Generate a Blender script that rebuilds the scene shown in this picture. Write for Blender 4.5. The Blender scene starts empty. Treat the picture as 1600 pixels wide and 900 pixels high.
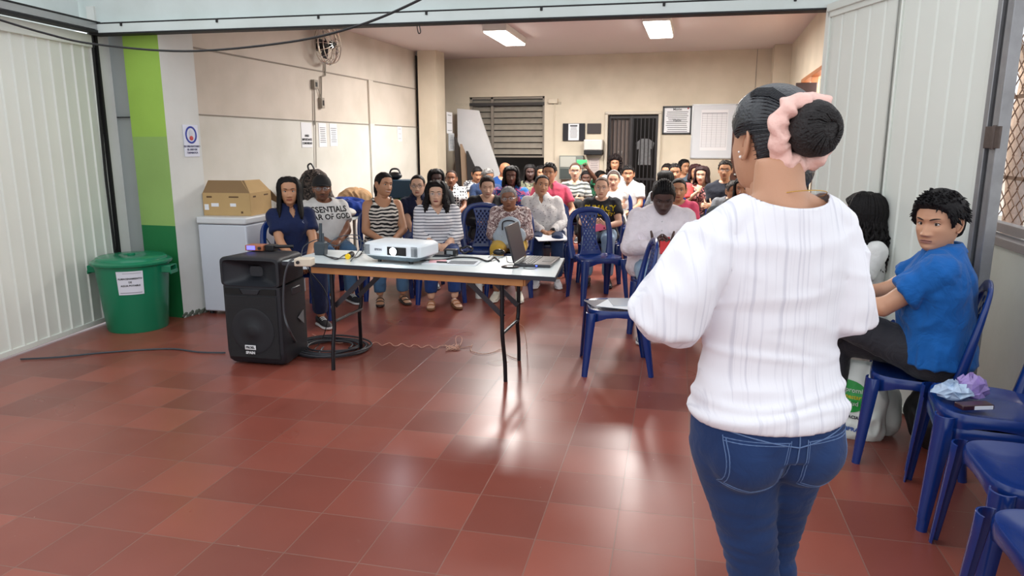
import bpy, bmesh, math, random
import numpy as np
from mathutils import Vector, Matrix, noise as mnoise
from mathutils.bvhtree import BVHTree
R = math.radians
random.seed(7)
col = bpy.context.scene.collection
sc = bpy.context.scene

# ------------------------------------------------------------------ camera, world, lights, exposure
F_PX, PITCH, YAW, CAM_H = 1110.0, R(11.4588), R(15.3077), 1.5
cam = bpy.data.objects.new('camera', bpy.data.cameras.new('camera'))
col.objects.link(cam)
cam.location = (0, 0, CAM_H)
cam.rotation_euler = (R(90) - PITCH, 0, YAW)
cam.data.sensor_width = 36
cam.data.lens = F_PX / 1600 * 36
cam.data.clip_start = 0.05
sc.camera = cam
sc.view_settings.view_transform = 'Standard'
sc.view_settings.look = 'None'
sc.view_settings.gamma = 1
sc.view_settings.exposure = 0.40
sc.view_settings.use_curve_mapping = False

world = bpy.data.worlds.new('sky')
sc.world = world
world.use_nodes = True
world.node_tree.nodes['Background'].inputs[0].default_value = (0.92, 0.96, 1.0, 1)
world.node_tree.nodes['Background'].inputs[1].default_value = 1.15

def area(name, loc, rot, sx, sy, power, color=(1, 1, 1), parent=None):
    l = bpy.data.lights.new(name, 'AREA')
    l.shape = 'RECTANGLE'; l.size = sx; l.size_y = sy; l.energy = power; l.color = color
    o = bpy.data.objects.new(name, l); col.objects.link(o)
    o.location = loc; o.rotation_euler = rot
    if parent: o.parent = parent
    return o
# daylight entering the room's openings (placed in the openings, outside the frame)
area('daylight_right_windows', (1.75, 8.9, 2.55), (0, R(70), 0), 0.7, 5.0, 200, (1.0, 0.97, 0.92))

# ------------------------------------------------------------------ the camera's own geometry, to lay things out from measured rays
_fw = Vector((-math.sin(YAW)*math.cos(PITCH), math.cos(YAW)*math.cos(PITCH), -math.sin(PITCH)))
_rt = Vector((math.cos(YAW), math.sin(YAW), 0))
_up = Vector((-math.sin(YAW)*math.sin(PITCH), math.cos(YAW)*math.sin(PITCH), math.cos(PITCH)))
def ray(x, y): return _fw + _rt*((x-800)/F_PX) + _up*((450-y)/F_PX)
def atD(x, y, D): return Vector((0, 0, CAM_H)) + ray(x, y)*D
def atZ(x, y, z=0):
    d = ray(x, y); return Vector((0, 0, CAM_H)) + d*((z-CAM_H)/d.z)
def atY(x, y, Y):
    d = ray(x, y); return Vector((0, 0, CAM_H)) + d*(Y/d.y)
def atX(x, y, X):
    d = ray(x, y); return Vector((0, 0, CAM_H)) + d*(X/d.x)

# ------------------------------------------------------------------ materials
def lin(c):
    return tuple(((v/255)/12.92 if v/255 <= 0.04045 else ((v/255+0.055)/1.055)**2.4) for v in c) + (1,)
_mc = {}
def mat(name, c=(200, 200, 200), rough=0.6, metal=0.0, var=0.06, vscale=6.0, bump=0.0, bscale=60.0, spec=0.5, emit=None, estr=0, sss=0, trans=0, alpha=1):
    key = name
    if key in _mc: return _mc[key]
    m = bpy.data.materials.new(name); m.use_nodes = True
    nt = m.node_tree; b = nt.nodes['Principled BSDF']
    base = lin(c)
    b.inputs['Roughness'].default_value = rough
    b.inputs['Metallic'].default_value = metal
    b.inputs['Specular IOR Level'].default_value = spec
    if trans: b.inputs['Transmission Weight'].default_value = trans
    if alpha < 1: b.inputs['Alpha'].default_value = alpha
    if sss:
        b.inputs['Subsurface Weight'].default_value = sss
        b.inputs['Subsurface Radius'].default_value = (0.02, 0.008, 0.004)
        b.inputs['Subsurface Scale'].default_value = 0.5
    if emit:
        b.inputs['Emission Color'].default_value = lin(emit); b.inputs['Emission Strength'].default_value = estr
    tc = nt.nodes.new('ShaderNodeTexCoord')
    if var:
        n = nt.nodes.new('ShaderNodeTexNoise'); n.inputs['Scale'].default_value = vscale; n.inputs['Detail'].default_value = 4
        nt.links.new(tc.outputs['Object'], n.inputs['Vector'])
        mx = nt.nodes.new('ShaderNodeMix'); mx.data_type = 'RGBA'
        mx.inputs['A'].default_value = tuple(v*(1-var) for v in base[:3])+(1,)
        mx.inputs['B'].default_value = tuple(min(1, v*(1+var)) for v in base[:3])+(1,)
        nt.links.new(n.outputs['Fac'], mx.inputs['Factor'])
        nt.links.new(mx.outputs['Result'], b.inputs['Base Color'])
    else:
        b.inputs['Base Color'].default_value = base
    if bump:
        n2 = nt.nodes.new('ShaderNodeTexNoise'); n2.inputs['Scale'].default_value = bscale; n2.inputs['Detail'].default_value = 3
        nt.links.new(tc.outputs['Object'], n2.inputs['Vector'])
        bp = nt.nodes.new('ShaderNodeBump'); bp.inputs['Strength'].default_value = bump; bp.inputs['Distance'].default_value = 0.01
        nt.links.new(n2.outputs['Fac'], bp.inputs['Height']); nt.links.new(bp.outputs['Normal'], b.inputs['Normal'])
    _mc[key] = m
    return m

def ramp(nt, fac, stops, const=True):
    r = nt.nodes.new('ShaderNodeValToRGB')
    r.color_ramp.interpolation = 'CONSTANT' if const else 'LINEAR'
    e = r.color_ramp.elements
    while len(e) < len(stops): e.new(0.5)
    for i, (p, c) in enumerate(stops): e[i].position = p; e[i].color = lin(c)
    nt.links.new(fac, r.inputs['Fac'])
    return r

def cloth(name, kind='plain', c1=(255, 255, 255), c2=(0, 0, 0), scale=10.0, fill=0.5, rough=0.85, c3=None, bump=0.35):
    """woven cloth with a printed pattern in the wearer's own coordinates"""
    if name in _mc: return _mc[name]
    m = bpy.data.materials.new(name); m.use_nodes = True
    nt = m.node_tree; b = nt.nodes['Principled BSDF']; L = nt.links
    b.inputs['Roughness'].default_value = rough
    b.inputs['Specular IOR Level'].default_value = 0.25
    b.inputs['Sheen Weight'].default_value = 0.1
    tc = nt.nodes.new('ShaderNodeTexCoord')
    out = None
    if kind in ('stripes', 'zebra', 'vstripes'):
        w = nt.nodes.new('ShaderNodeTexWave'); w.wave_type = 'BANDS'
        w.bands_direction = 'X' if kind == 'vstripes' else 'Z'
        w.inputs['Scale'].default_value = scale
        w.inputs['Distortion'].default_value = 5.0 if kind == 'zebra' else 0.4
        w.inputs['Detail'].default_value = 1.5; w.inputs['Detail Scale'].default_value = 1.2
        L.new(tc.outputs['Object'], w.inputs['Vector'])
        out = ramp(nt, w.outputs['Fac'], [(0, c2), (fill, c1)]).outputs['Color']
    elif kind == 'dots':
        v = nt.nodes.new('ShaderNodeTexVoronoi'); v.inputs['Scale'].default_value = scale; v.inputs['Randomness'].default_value = 0.25
        L.new(tc.outputs['Object'], v.inputs['Vector'])
        out = ramp(nt, v.outputs['Distance'], [(0, c2), (fill, c1)]).outputs['Color']
    elif kind == 'sprig':
        v = nt.nodes.new('ShaderNodeTexVoronoi'); v.inputs['Scale'].default_value = scale; v.inputs['Randomness'].default_value = 0.9
        mp = nt.nodes.new('ShaderNodeMapping'); mp.inputs['Scale'].default_value = (0.6, 0.6, 1.6)
        L.new(tc.outputs['Object'], mp.inputs['Vector']); L.new(mp.outputs['Vector'], v.inputs['Vector'])
        out = ramp(nt, v.outputs['Distance'], [(0, c2), (fill, c1)]).outputs['Color']
    elif kind in ('floral', 'camo'):
        n = nt.nodes.new('ShaderNodeTexNoise'); n.inputs['Scale'].default_value = scale; n.inputs['Detail'].default_value = 2.5
        n.inputs['Distortion'].default_value = 1.6
        L.new(tc.outputs['Object'], n.inputs['Vector'])
        out = ramp(nt, n.outputs['Fac'], [(0, c1), (0.44, c2), (0.52, c3 or c1), (0.60, c1)]).outputs['Color']
    elif kind == 'denim':
        n = nt.nodes.new('ShaderNodeTexNoise'); n.inputs['Scale'].default_value = 5; n.inputs['Detail'].default_value = 6
        L.new(tc.outputs['Object'], n.inputs['Vector'])
        out = ramp(nt, n.outputs['Fac'], [(0.3, c1), (0.7, c2)], False).outputs['Color']
    else:
        n = nt.nodes.new('ShaderNodeTexNoise'); n.inputs['Scale'].default_value = 9
        L.new(tc.outputs['Object'], n.inputs['Vector'])
        d = tuple(v*0.93 for v in c1)
        out = ramp(nt, n.outputs['Fac'], [(0.3, d), (0.7, c1)], False).outputs['Color']
    L.new(out, b.inputs['Base Color'])
    n2 = nt.nodes.new('ShaderNodeTexNoise'); n2.inputs['Scale'].default_value = 14; n2.inputs['Detail'].default_value = 3; n2.inputs['Distortion'].default_value = 1.2
    L.new(tc.outputs['Object'], n2.inputs['Vector'])
    bp = nt.nodes.new('ShaderNodeBump'); bp.inputs['Strength'].default_value = bump; bp.inputs['Distance'].default_value = 0.02
    L.new(n2.outputs['Fac'], bp.inputs['Height']); L.new(bp.outputs['Normal'], b.inputs['Normal'])
    _mc[name] = m
    return m

def floor_mat():
    m = bpy.data.materials.new('red_cement_tiles'); m.use_nodes = True
    nt = m.node_tree; b = nt.nodes['Principled BSDF']; L = nt.links
    tc = nt.nodes.new('ShaderNodeTexCoord')
    mp = nt.nodes.new('ShaderNodeMapping')
    mp.inputs['Location'].default_value = (0.1667, -0.06, 0); mp.inputs['Rotation'].default_value = (0, 0, R(-2.5))
    L.new(tc.outputs['Object'], mp.inputs['Vector'])
    br = nt.nodes.new('ShaderNodeTexBrick'); br.offset = 0; br.squash = 1
    br.inputs['Scale'].default_value = 1.0; br.inputs['Brick Width'].default_value = 0.30; br.inputs['Row Height'].default_value = 0.30
    br.inputs['Mortar Size'].default_value = 0.0026; br.inputs['Mortar Smooth'].default_value = 0.3; br.inputs['Bias'].default_value = 0.0
    br.inputs['Color1'].default_value = lin((158, 84, 69)); br.inputs['Color2'].default_value = lin((128, 64, 53)); br.inputs['Mortar'].default_value = lin((136, 96, 84))
    L.new(mp.outputs['Vector'], br.inputs['Vector'])
    n = nt.nodes.new('ShaderNodeTexNoise'); n.inputs['Scale'].default_value = 1.3; n.inputs['Detail'].default_value = 3; n.inputs['Roughness'].default_value = 0.5
    L.new(tc.outputs['Object'], n.inputs['Vector'])
    r = ramp(nt, n.outputs['Fac'], [(0.3, (226, 226, 226)), (0.7, (255, 255, 255))], False)
    mx = nt.nodes.new('ShaderNodeMix'); mx.data_type = 'RGBA'; mx.blend_type = 'MULTIPLY'; mx.inputs['Factor'].default_value = 1
    L.new(br.outputs['Color'], mx.inputs['A']); L.new(r.outputs['Color'], mx.inputs['B'])
    # pale specks and chips
    sp = nt.nodes.new('ShaderNodeTexNoise'); sp.inputs['Scale'].default_value = 45; sp.inputs['Detail'].default_value = 3
    L.new(tc.outputs['Object'], sp.inputs['Vector'])
    sr = ramp(nt, sp.outputs['Fac'], [(0.0, (0, 0, 0)), (0.74, (0, 0, 0)), (0.80, (255, 255, 255))], False)
    mx2 = nt.nodes.new('ShaderNodeMix'); mx2.data_type = 'RGBA'; mx2.inputs['B'].default_value = lin((196, 176, 160))
    L.new(sr.outputs['Color'], mx2.inputs['Factor']); L.new(mx.outputs['Result'], mx2.inputs['A'])
    L.new(mx2.outputs['Result'], b.inputs['Base Color'])
    n3 = nt.nodes.new('ShaderNodeTexNoise'); n3.inputs['Scale'].default_value = 1.8; n3.inputs['Detail'].default_value = 2
    L.new(tc.outputs['Object'], n3.inputs['Vector'])
    mr = nt.nodes.new('ShaderNodeMapRange'); mr.inputs['From Min'].default_value = 0.3; mr.inputs['From Max'].default_value = 0.7
    mr.inputs['To Min'].default_value = 0.27; mr.inputs['To Max'].default_value = 0.36
    L.new(n3.outputs['Fac'], mr.inputs['Value']); L.new(mr.outputs['Result'], b.inputs['Roughness'])
    bp = nt.nodes.new('ShaderNodeBump'); bp.inputs['Strength'].default_value = 0.25; bp.inputs['Distance'].default_value = 0.003; bp.invert = True
    L.new(br.outputs['Fac'], bp.inputs['Height']); L.new(bp.outputs['Normal'], b.inputs['Normal'])
    b.inputs['Specular IOR Level'].default_value = 0.55
    return m

def wall_mat(name, low, high, zsplit, stain=0.0, top=None, ztop=9):
    """painted plaster: a lower band of one paint and an upper band of another, split at a height"""
    m = bpy.data.materials.new(name); m.use_nodes = True
    nt = m.node_tree; b = nt.nodes['Principled BSDF']; L = nt.links
    tc = nt.nodes.new('ShaderNodeTexCoord'); sx = nt.nodes.new('ShaderNodeSeparateXYZ'); L.new(tc.outputs['Object'], sx.inputs[0])
    gt = nt.nodes.new('ShaderNodeMath'); gt.operation = 'GREATER_THAN'; gt.inputs[1].default_value = zsplit
    L.new(sx.outputs['Z'], gt.inputs[0])
    mx = nt.nodes.new('ShaderNodeMix'); mx.data_type = 'RGBA'; mx.inputs['A'].default_value = lin(low); mx.inputs['B'].default_value = lin(high)
    L.new(gt.outputs[0], mx.inputs['Factor'])
    if top:
        g2 = nt.nodes.new('ShaderNodeMath'); g2.operation = 'GREATER_THAN'; g2.inputs[1].default_value = ztop; L.new(sx.outputs['Z'], g2.inputs[0])
        m3 = nt.nodes.new('ShaderNodeMix'); m3.data_type = 'RGBA'; m3.inputs['B'].default_value = lin(top)
        L.new(g2.outputs[0], m3.inputs['Factor']); L.new(mx.outputs['Result'], m3.inputs['A']); mx = m3
    n = nt.nodes.new('ShaderNodeTexNoise'); n.inputs['Scale'].default_value = 2.0; n.inputs['Detail'].default_value = 7
    L.new(tc.outputs['Object'], n.inputs['Vector'])
    v = 255*(1-0.06-stain)
    r = ramp(nt, n.outputs['Fac'], [(0.3, (v, v, v*0.99)), (0.62, (255, 255, 255))], False)
    m2 = nt.nodes.new('ShaderNodeMix'); m2.data_type = 'RGBA'; m2.blend_type = 'MULTIPLY'; m2.inputs['Factor'].default_value = 1
    L.new(mx.outputs['Result'], m2.inputs['A']); L.new(r.outputs['Color'], m2.inputs['B'])
    L.new(m2.outputs['Result'], b.inputs['Base Color'])
    b.inputs['Roughness'].default_value = 0.6
    n2 = nt.nodes.new('ShaderNodeTexNoise'); n2.inputs['Scale'].default_value = 30; n2.inputs['Detail'].default_value = 4
    L.new(tc.outputs['Object'], n2.inputs['Vector'])
    bp = nt.nodes.new('ShaderNodeBump'); bp.inputs['Strength'].default_value = 0.15; bp.inputs['Distance'].default_value = 0.005
    L.new(n2.outputs['Fac'], bp.inputs['Height']); L.new(bp.outputs['Normal'], b.inputs['Normal'])
    _mc[name] = m
    return m

# ------------------------------------------------------------------ mesh builder
class M:
    def __init__(s): s.v = []; s.f = []; s.m = []
    def add(s, vs, fs, mi=0):
        o = len(s.v); s.v += [tuple(p) for p in vs]; s.f += [tuple(i+o for i in f) for f in fs]; s.m += [mi]*len(fs)
        return s
    def box(s, c, d, rz=0, mi=0, rot=None):
        q = rot if rot is not None else Matrix.Rotation(rz, 3, 'Z')
        vs = [Vector(c) + q @ Vector((x*d[0]/2, y*d[1]/2, z*d[2]/2)) for x in (-1, 1) for y in (-1, 1) for z in (-1, 1)]
        return s.add(vs, [(0, 1, 3, 2), (4, 6, 7, 5), (0, 4, 5, 1), (2, 3, 7, 6), (0, 2, 6, 4), (1, 5, 7, 3)], mi)
    def rings(s, rs, mi=0, cap=True, close=True):
        n = len(rs[0]); vs = [p for r in rs for p in r]; fs = []
        for i in range(len(rs)-1):
            for j in range(n if close else n-1):
                k = (j+1) % n
                fs.append((i*n+j, i*n+k, (i+1)*n+k, (i+1)*n+j))
        if cap: fs.append(tuple(range(n-1, -1, -1))); fs.append(tuple((len(rs)-1)*n+j for j in range(n)))
        return s.add(vs, fs, mi)
    def tube(s, pts, rad, n=10, mi=0, flat=1.0, up=None, round_ends=False):
        P = [Vector(p) for p in pts]
        if not isinstance(rad, (list, tuple)): rad = [rad]*len(P)
        rad = list(rad)
        if round_ends:
            d0 = (P[0]-P[1]).normalized(); d1 = (P[-1]-P[-2]).normalized()
            r0, r1 = rad[0], rad[-1]
            P = [P[0]+d0*r0*0.95, P[0]+d0*r0*0.6] + P + [P[-1]+d1*r1*0.6, P[-1]+d1*r1*0.95]
            rad = [r0*0.3, r0*0.8] + rad + [r1*0.8, r1*0.3]
        T = []
        for i in range(len(P)):
            a = P[max(i-1, 0)]; b = P[min(i+1, len(P)-1)]
            t = (b-a)
            T.append(t.normalized() if t.length > 1e-9 else Vector((0, 0, 1)))
        u = Vector(up) if up is not None else (Vector((0, 0, 1)) if abs(T[0].z) < 0.9 else Vector((0, 1, 0)))
        rs = []
        for p, t, r in zip(P, T, rad):
            u = (u - t*u.dot(t))
            if u.length < 1e-6: u = Vector((1, 0, 0)) - t*t.x
            u.normalize(); w = t.cross(u)
            rs.append([p + (w*math.cos(2*math.pi*j/n) + u*(math.sin(2*math.pi*j/n)*flat))*r for j in range(n)])
        return s.rings(rs, mi)
    def lathe(s, prof, c=(0, 0, 0), n=32, mi=0, cap=True):
        c = Vector(c)
        return s.rings([[c + Vector((r*math.cos(2*math.pi*j/n), r*math.sin(2*math.pi*j/n), z)) for j in range(n)] for r, z in prof], mi, cap)
    def sphere(s, c, r, n=16, k=10, mi=0, rot=None):
        if not isinstance(r, (list, tuple)): r = (r, r, r)
        c = Vector(c); rs = []
        for i in range(k+1):
            th = math.pi*(0.02 + 0.96*i/k)
            row = []
            for j in range(n):
                ph = 2*math.pi*j/n
                d = Vector((r[0]*math.sin(th)*math.cos(ph), r[1]*math.sin(th)*math.sin(ph), -r[2]*math.cos(th)))
                row.append(c + (rot @ d if rot is not None else d))
            rs.append(row)
        return s.rings(rs, mi)
    def quad(s, a, b, c, d, mi=0): return s.add([a, b, c, d], [(0, 1, 2, 3)], mi)
    def prism(s, poly, y0, y1, mi=0, axis='y'):
        f = {'y': lambda p, t: (p[0], t, p[1]), 'x': lambda p, t: (t, p[0], p[1]), 'z': lambda p, t: (p[0], p[1], t)}[axis]
        return s.rings([[f(p, y0) for p in poly], [f(p, y1) for p in poly]], mi)
    def xf(s, mtx):
        s.v = [tuple(mtx @ Vector(p)) for p in s.v]; return s
    def join(s, o, mi=None):
        k = len(s.v); s.v += o.v; s.f += [tuple(i+k for i in f) for f in o.f]; s.m += (o.m if mi is None else [mi]*len(o.f)); return s
    def mesh(s, name='m'):
        me = bpy.data.meshes.new(name); me.from_pydata([tuple(p) for p in s.v], [], s.f)
        me.polygons.foreach_set('material_index', s.m); me.update()
        return me
    def build(s, name, mats, parent=None, smooth=40, bevel=0, loc=None, rz=0, seg=2):
        me = s.mesh(name)
        bm = bmesh.new(); bm.from_mesh(me); bmesh.ops.recalc_face_normals(bm, faces=bm.faces)
        bm.to_mesh(me); bm.free()
        return link(name, me, mats, parent, smooth, bevel, loc, rz, seg)

def link(name, me, mats, parent=None, smooth=40, bevel=0, loc=None, rz=0, seg=2):
    for m in (mats if isinstance(mats, (list, tuple)) else [mats]): me.materials.append(m)
    if smooth:
        me.shade_smooth()
        if smooth < 180: me.set_sharp_from_angle(angle=R(smooth))
    o = bpy.data.objects.new(name, me); col.objects.link(o)
    if parent: o.parent = parent
    if loc is not None: o.location = loc
    if rz: o.rotation_euler.z = rz
    if bevel:
        b = o.modifiers.new('bevel', 'BEVEL'); b.width = bevel; b.segments = seg; b.limit_method = 'ANGLE'; b.angle_limit = R(35)
    return o

def empty(name, loc=(0, 0, 0), rz=0):
    o = bpy.data.objects.new(name, None); col.objects.link(o); o.location = loc; o.rotation_euler.z = rz
    o.empty_display_size = 0.1
    return o
def tag(o, label, cat, group=None, kind=None):
    o['label'] = label; o['category'] = cat
    if group: o['group'] = group
    if kind: o['kind'] = kind
    return o
def struct(o): o['kind'] = 'structure'; return o
def copy_tree(o, parent=None):
    c = o.copy(); col.objects.link(c); c.parent = parent
    for ch in list(o.children): copy_tree(ch, c)
    return c
def bez(pts, n=8):
    """smooth curve through points (Catmull-Rom)"""
    P = [Vector(p) for p in pts]; P = [P[0]*2-P[1]] + P + [P[-1]*2-P[-2]]; out = []
    for i in range(1, len(P)-2):
        for k in range(n):
            t = k/n
            a, b, c, d = P[i-1], P[i], P[i+1], P[i+2]
            out.append(0.5*((2*b) + (c-a)*t + (2*a-5*b+4*c-d)*t*t + (3*b-a-3*c+d)*t**3))
    out.append(P[-2]); return out

def text_mesh(s, size, extrude=0.0006, bold=0.0, align='CENTER', shear=0):
    cu = bpy.data.curves.new('txt', 'FONT'); cu.body = s; cu.size = size; cu.extrude = extrude; cu.offset = bold
    cu.align_x = align; cu.align_y = 'CENTER'; cu.shear = shear; cu.resolution_u = 2
    cu.space_line = 0.9
    o = bpy.data.objects.new('txt', cu); col.objects.link(o)
    dg = bpy.context.evaluated_depsgraph_get()
    me = bpy.data.meshes.new_from_object(o.evaluated_get(dg))
    me.materials.clear()
    bpy.data.objects.remove(o); bpy.data.curves.remove(cu)
    return me
def text(name, s, size, loc, rot, m, parent=None, **k):
    me = text_mesh(s, size, **k)
    o = link(name, me, m, parent, 0)
    o.location = loc; o.rotation_euler = rot
    return o

def remesh(mm, voxel, it=4, fac=0.5):
    me = mm.mesh('tmp')
    o = bpy.data.objects.new('tmp', me); col.objects.link(o)
    r = o.modifiers.new('r', 'REMESH'); r.mode = 'VOXEL'; r.voxel_size = voxel; r.use_smooth_shade = True
    if it:
        s = o.modifiers.new('s', 'SMOOTH'); s.factor = fac; s.iterations = it
    dg = bpy.context.evaluated_depsgraph_get()
    out = bpy.data.meshes.new_from_object(o.evaluated_get(dg))
    bpy.data.objects.remove(o); bpy.data.meshes.remove(me)
    out.materials.clear()
    return out
# ================================================================== THE ROOM
Y0, Y1 = 5.1, 12.6          # opening beam, back wall
XL, XR, ZC = -4.8, 1.13, 3.0
cream = wall_mat('plaster_white_below_cream', (222, 220, 212), (216, 206, 194), 1.79)
GREEN_BAND = True
creamb = wall_mat('plaster_cream', (220, 208, 188), (220, 208, 188), 9)
white = wall_mat('plaster_white', (222, 224, 220), (222, 224, 220), 9)
pale = wall_mat('paint_pale_blue_white', (216, 226, 224), (216, 226, 224), 9)
green = wall_mat('green_column_paint', (24, 118, 64), (150, 186, 104), 0.81, 0, (160, 200, 84), 1.56)
ceilm = mat('ceiling_paint', (226, 217, 216), 0.7, var=0.03, vscale=1.5)
dark = mat('black_gap', (18, 18, 20), 0.6)
steel = mat('grey_painted_steel', (150, 156, 154), 0.45, var=0.12, vscale=12, bump=0.1)
gatem = mat('white_painted_sheet_steel', (228, 232, 224), 0.42, var=0.05, vscale=2.2, bump=0.05, bscale=8)
brown = mat('dark_brown_wood', (52, 32, 30), 0.5, var=0.15, vscale=4)
alu = mat('aluminium', (185, 185, 185), 0.35, 0.8, var=0.1)
woodf = mat('varnished_wood', (170, 110, 70), 0.5, var=0.12, vscale=8)

def zone(name, x0, x1, y0, y1, z0, z1, m):
    return struct(M().box(((x0+x1)/2, (y0+y1)/2, (z0+z1)/2), (x1-x0, y1-y0, z1-z0)).build(name, m, smooth=0))

zone('floor', -6, 3.2, -3.5, 14, -0.1, 0, floor_mat())
zone('ceiling_back', XL-0.2, 2.0, Y0+0.05, Y1+0.2, ZC, ZC+0.15, ceilm)
zone('ceiling_front', -6, 1.9, 4.7, Y0+0.05, 3.05, 3.2, ceilm)
# left wall of the back room: three raised panel fields (two horizontal joints and two vertical ones)
lw = M().box((XL-0.1, (5.5+11.45)/2, 1.5), (0.2, 11.45-5.5, 3.0))
struct(lw.build('wall_left', cream, smooth=0))
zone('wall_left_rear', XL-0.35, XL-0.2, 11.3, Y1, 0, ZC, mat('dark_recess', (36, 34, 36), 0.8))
jo = mat('panel_joint', (150, 142, 132), 0.8)
t = M()
t.box((XL+0.006, 8.5, 1.78), (0.012, 5.9, 0.012)); t.box((XL+0.006, 8.5, 2.40), (0.012, 5.9, 0.014))
struct(t.build('trim_1', jo, smooth=0))
t = M(); t.box((XL+0.015, 9.72, 1.2), (0.03, 0.14, 2.4))
struct(t.build('trim_2', cream, smooth=0))
# back wall with window and door openings
W0 = atY(707, 152, Y1); W1 = atY(851, 245, Y1)      # louvre window
wx0, wx1, wz1, wz0 = -4.25, atY(851, 150, Y1).x, atY(851, 150, Y1).z, atY(851, 250, Y1).z - 0.85
dx0, dx1, dz = atY(950, 178, Y1).x, atY(1030, 176, Y1).x, 2.0
t = M()
def wbox(x0, x1, z0, z1): t.box(((x0+x1)/2, Y1+0.1, (z0+z1)/2), (x1-x0, 0.2, z1-z0))
wbox(XL-0.3, wx0, 0, ZC); wbox(wx0, wx1, wz1, ZC); wbox(wx0, wx1, 0, wz0); wbox(wx1, dx0, 0, ZC)
wbox(dx0, dx1, dz, ZC); wbox(dx1, 2.0, 0, ZC)
struct(t.build('wall_back', creamb, smooth=0))
# louvre window: frame, middle bar, glass slats above a dark counter opening
zs = atY(851, 245, Y1).z
t = M(); xm = atY(768, 200, Y1).x
for x in (wx0+0.02, xm, wx1-0.02): t.box((x, Y1+0.06, (wz1+zs)/2), (0.045, 0.05, wz1-zs))
t.box(((wx0+wx1)/2, Y1+0.06, wz1-0.02), (wx1-wx0, 0.05, 0.04)); t.box(((wx0+wx1)/2, Y1+0.05, zs), (wx1-wx0, 0.07, 0.03))
win = struct(t.build('window_1', mat('louvre_frame', (140, 132, 122), 0.5), bevel=0.004))
t = M()
for i in range(9):
    z = zs+0.06 + i*(wz1-zs-0.08)/9
    q = Matrix.Rotation(R(-28), 3, 'X')
    t.box(((wx0+wx1)/2, Y1+0.09, z+0.03), (wx1-wx0-0.06, 0.006, 0.105), rot=q)
t.build('pane', mat('smoky_glass_slats', (150, 143, 132), 0.3, var=0.25, vscale=10, spec=0.8), win)
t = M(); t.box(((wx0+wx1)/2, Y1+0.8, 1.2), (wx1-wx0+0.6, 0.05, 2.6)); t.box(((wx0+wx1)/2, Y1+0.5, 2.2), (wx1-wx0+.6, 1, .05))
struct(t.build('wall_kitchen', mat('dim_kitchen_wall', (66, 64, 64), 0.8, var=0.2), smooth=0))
# door: barred steel gate in the opening, storeroom dark behind
t = M()
t.box((dx0-0.02, Y1-0.02, 1.0), (0.05, 0.06, 2.03)); t.box((dx1+0.02, Y1-0.02, 1.0), (0.05, 0.06, 2.03)); t.box(((dx0+dx1)/2, Y1-0.02, dz+0.02), (dx1-dx0+0.09, 0.06, 0.05))
struct(t.build('trim_3', mat('door_casing_paint', (205, 196, 180), 0.5), bevel=0.005))
t = M(); gx0 = dx0+0.03; gx1 = dx1-0.03; gy = Y1+0.05
for x in (gx0, (gx0+gx1)/2+0.02-0.05, gx1): t.box((x, gy, 1.0), (0.04, 0.035, 1.96))
for z in (0.06, 0.9, 1.95): t.box(((gx0+gx1)/2, gy, z), (gx1-gx0, 0.03, 0.035))
for i in range(1, 12):
    x = gx0+(gx1-gx0)*i/12; t.tube([(x, gy, 0.05), (x, gy, 1.95)], 0.008, 6)
dr = struct(t.build('door_1', mat('black_steel_bars', (42, 38, 40), 0.45, var=0.1)))
t = M(); t.box(((dx0*.75+dx1*.25), gy+0.09, 1.0), (0.42, 0.03, 1.94))
t.build('panel', mat('grey_brown_leaf', (112, 98, 92), 0.6, var=0.2, vscale=5), dr, bevel=0.004)
t = M()
for s in (-1, 1): t.tube([((dx0*.75+dx1*.25)+s*0.03, gy+0.06, 1.38), ((dx0*.75+dx1*.25)+s*0.03, gy+0.045, 1.34), ((dx0*.75+dx1*.25)+s*0.03, gy+0.06, 1.30)], 0.006, 6)
t.build('handle', alu, dr)
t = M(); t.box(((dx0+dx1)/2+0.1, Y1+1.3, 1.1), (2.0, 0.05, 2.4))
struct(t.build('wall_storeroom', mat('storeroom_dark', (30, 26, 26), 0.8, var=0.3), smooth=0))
hang = M()
sx, sz = (dx0+dx1)/2+0.2, 1.42
hang.prism([(sx-.16, sz+.10), (sx-.06, sz+.17), (sx+.06, sz+.17), (sx+.16, sz+.10), (sx+.13, sz-.02), (sx+.10, sz), (sx+.11, sz-.28), (sx-.11, sz-.28), (sx-.10, sz), (sx-.13, sz-.02)], Y1+0.16, Y1+0.20)
tag(hang.build('hanging_garment', mat('grey_garment', (120, 120, 122), 0.8, var=0.4, vscale=30), bevel=0.006), 'grey garment hanging behind the bars of the dark steel door', 'garment')
# second, brown door of the back wall
bx = atY(1146, 180, Y1).x
t = M(); t.box((bx+0.42, Y1-0.03, 1.0), (0.84, 0.05, 2.0)); t.box((bx+0.42, Y1-0.06, 1.5), (0.6, 0.02, 0.7)); t.box((bx+0.42, Y1-0.06, 0.55), (0.6, 0.02, 0.7))
d2 = struct(t.build('door_2', mat('red_brown_door', (88, 52, 40), 0.5, var=0.15), bevel=0.006))
M().sphere((bx+0.08, Y1-0.08, 1.0), 0.025).build('handle', alu, d2)
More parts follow.
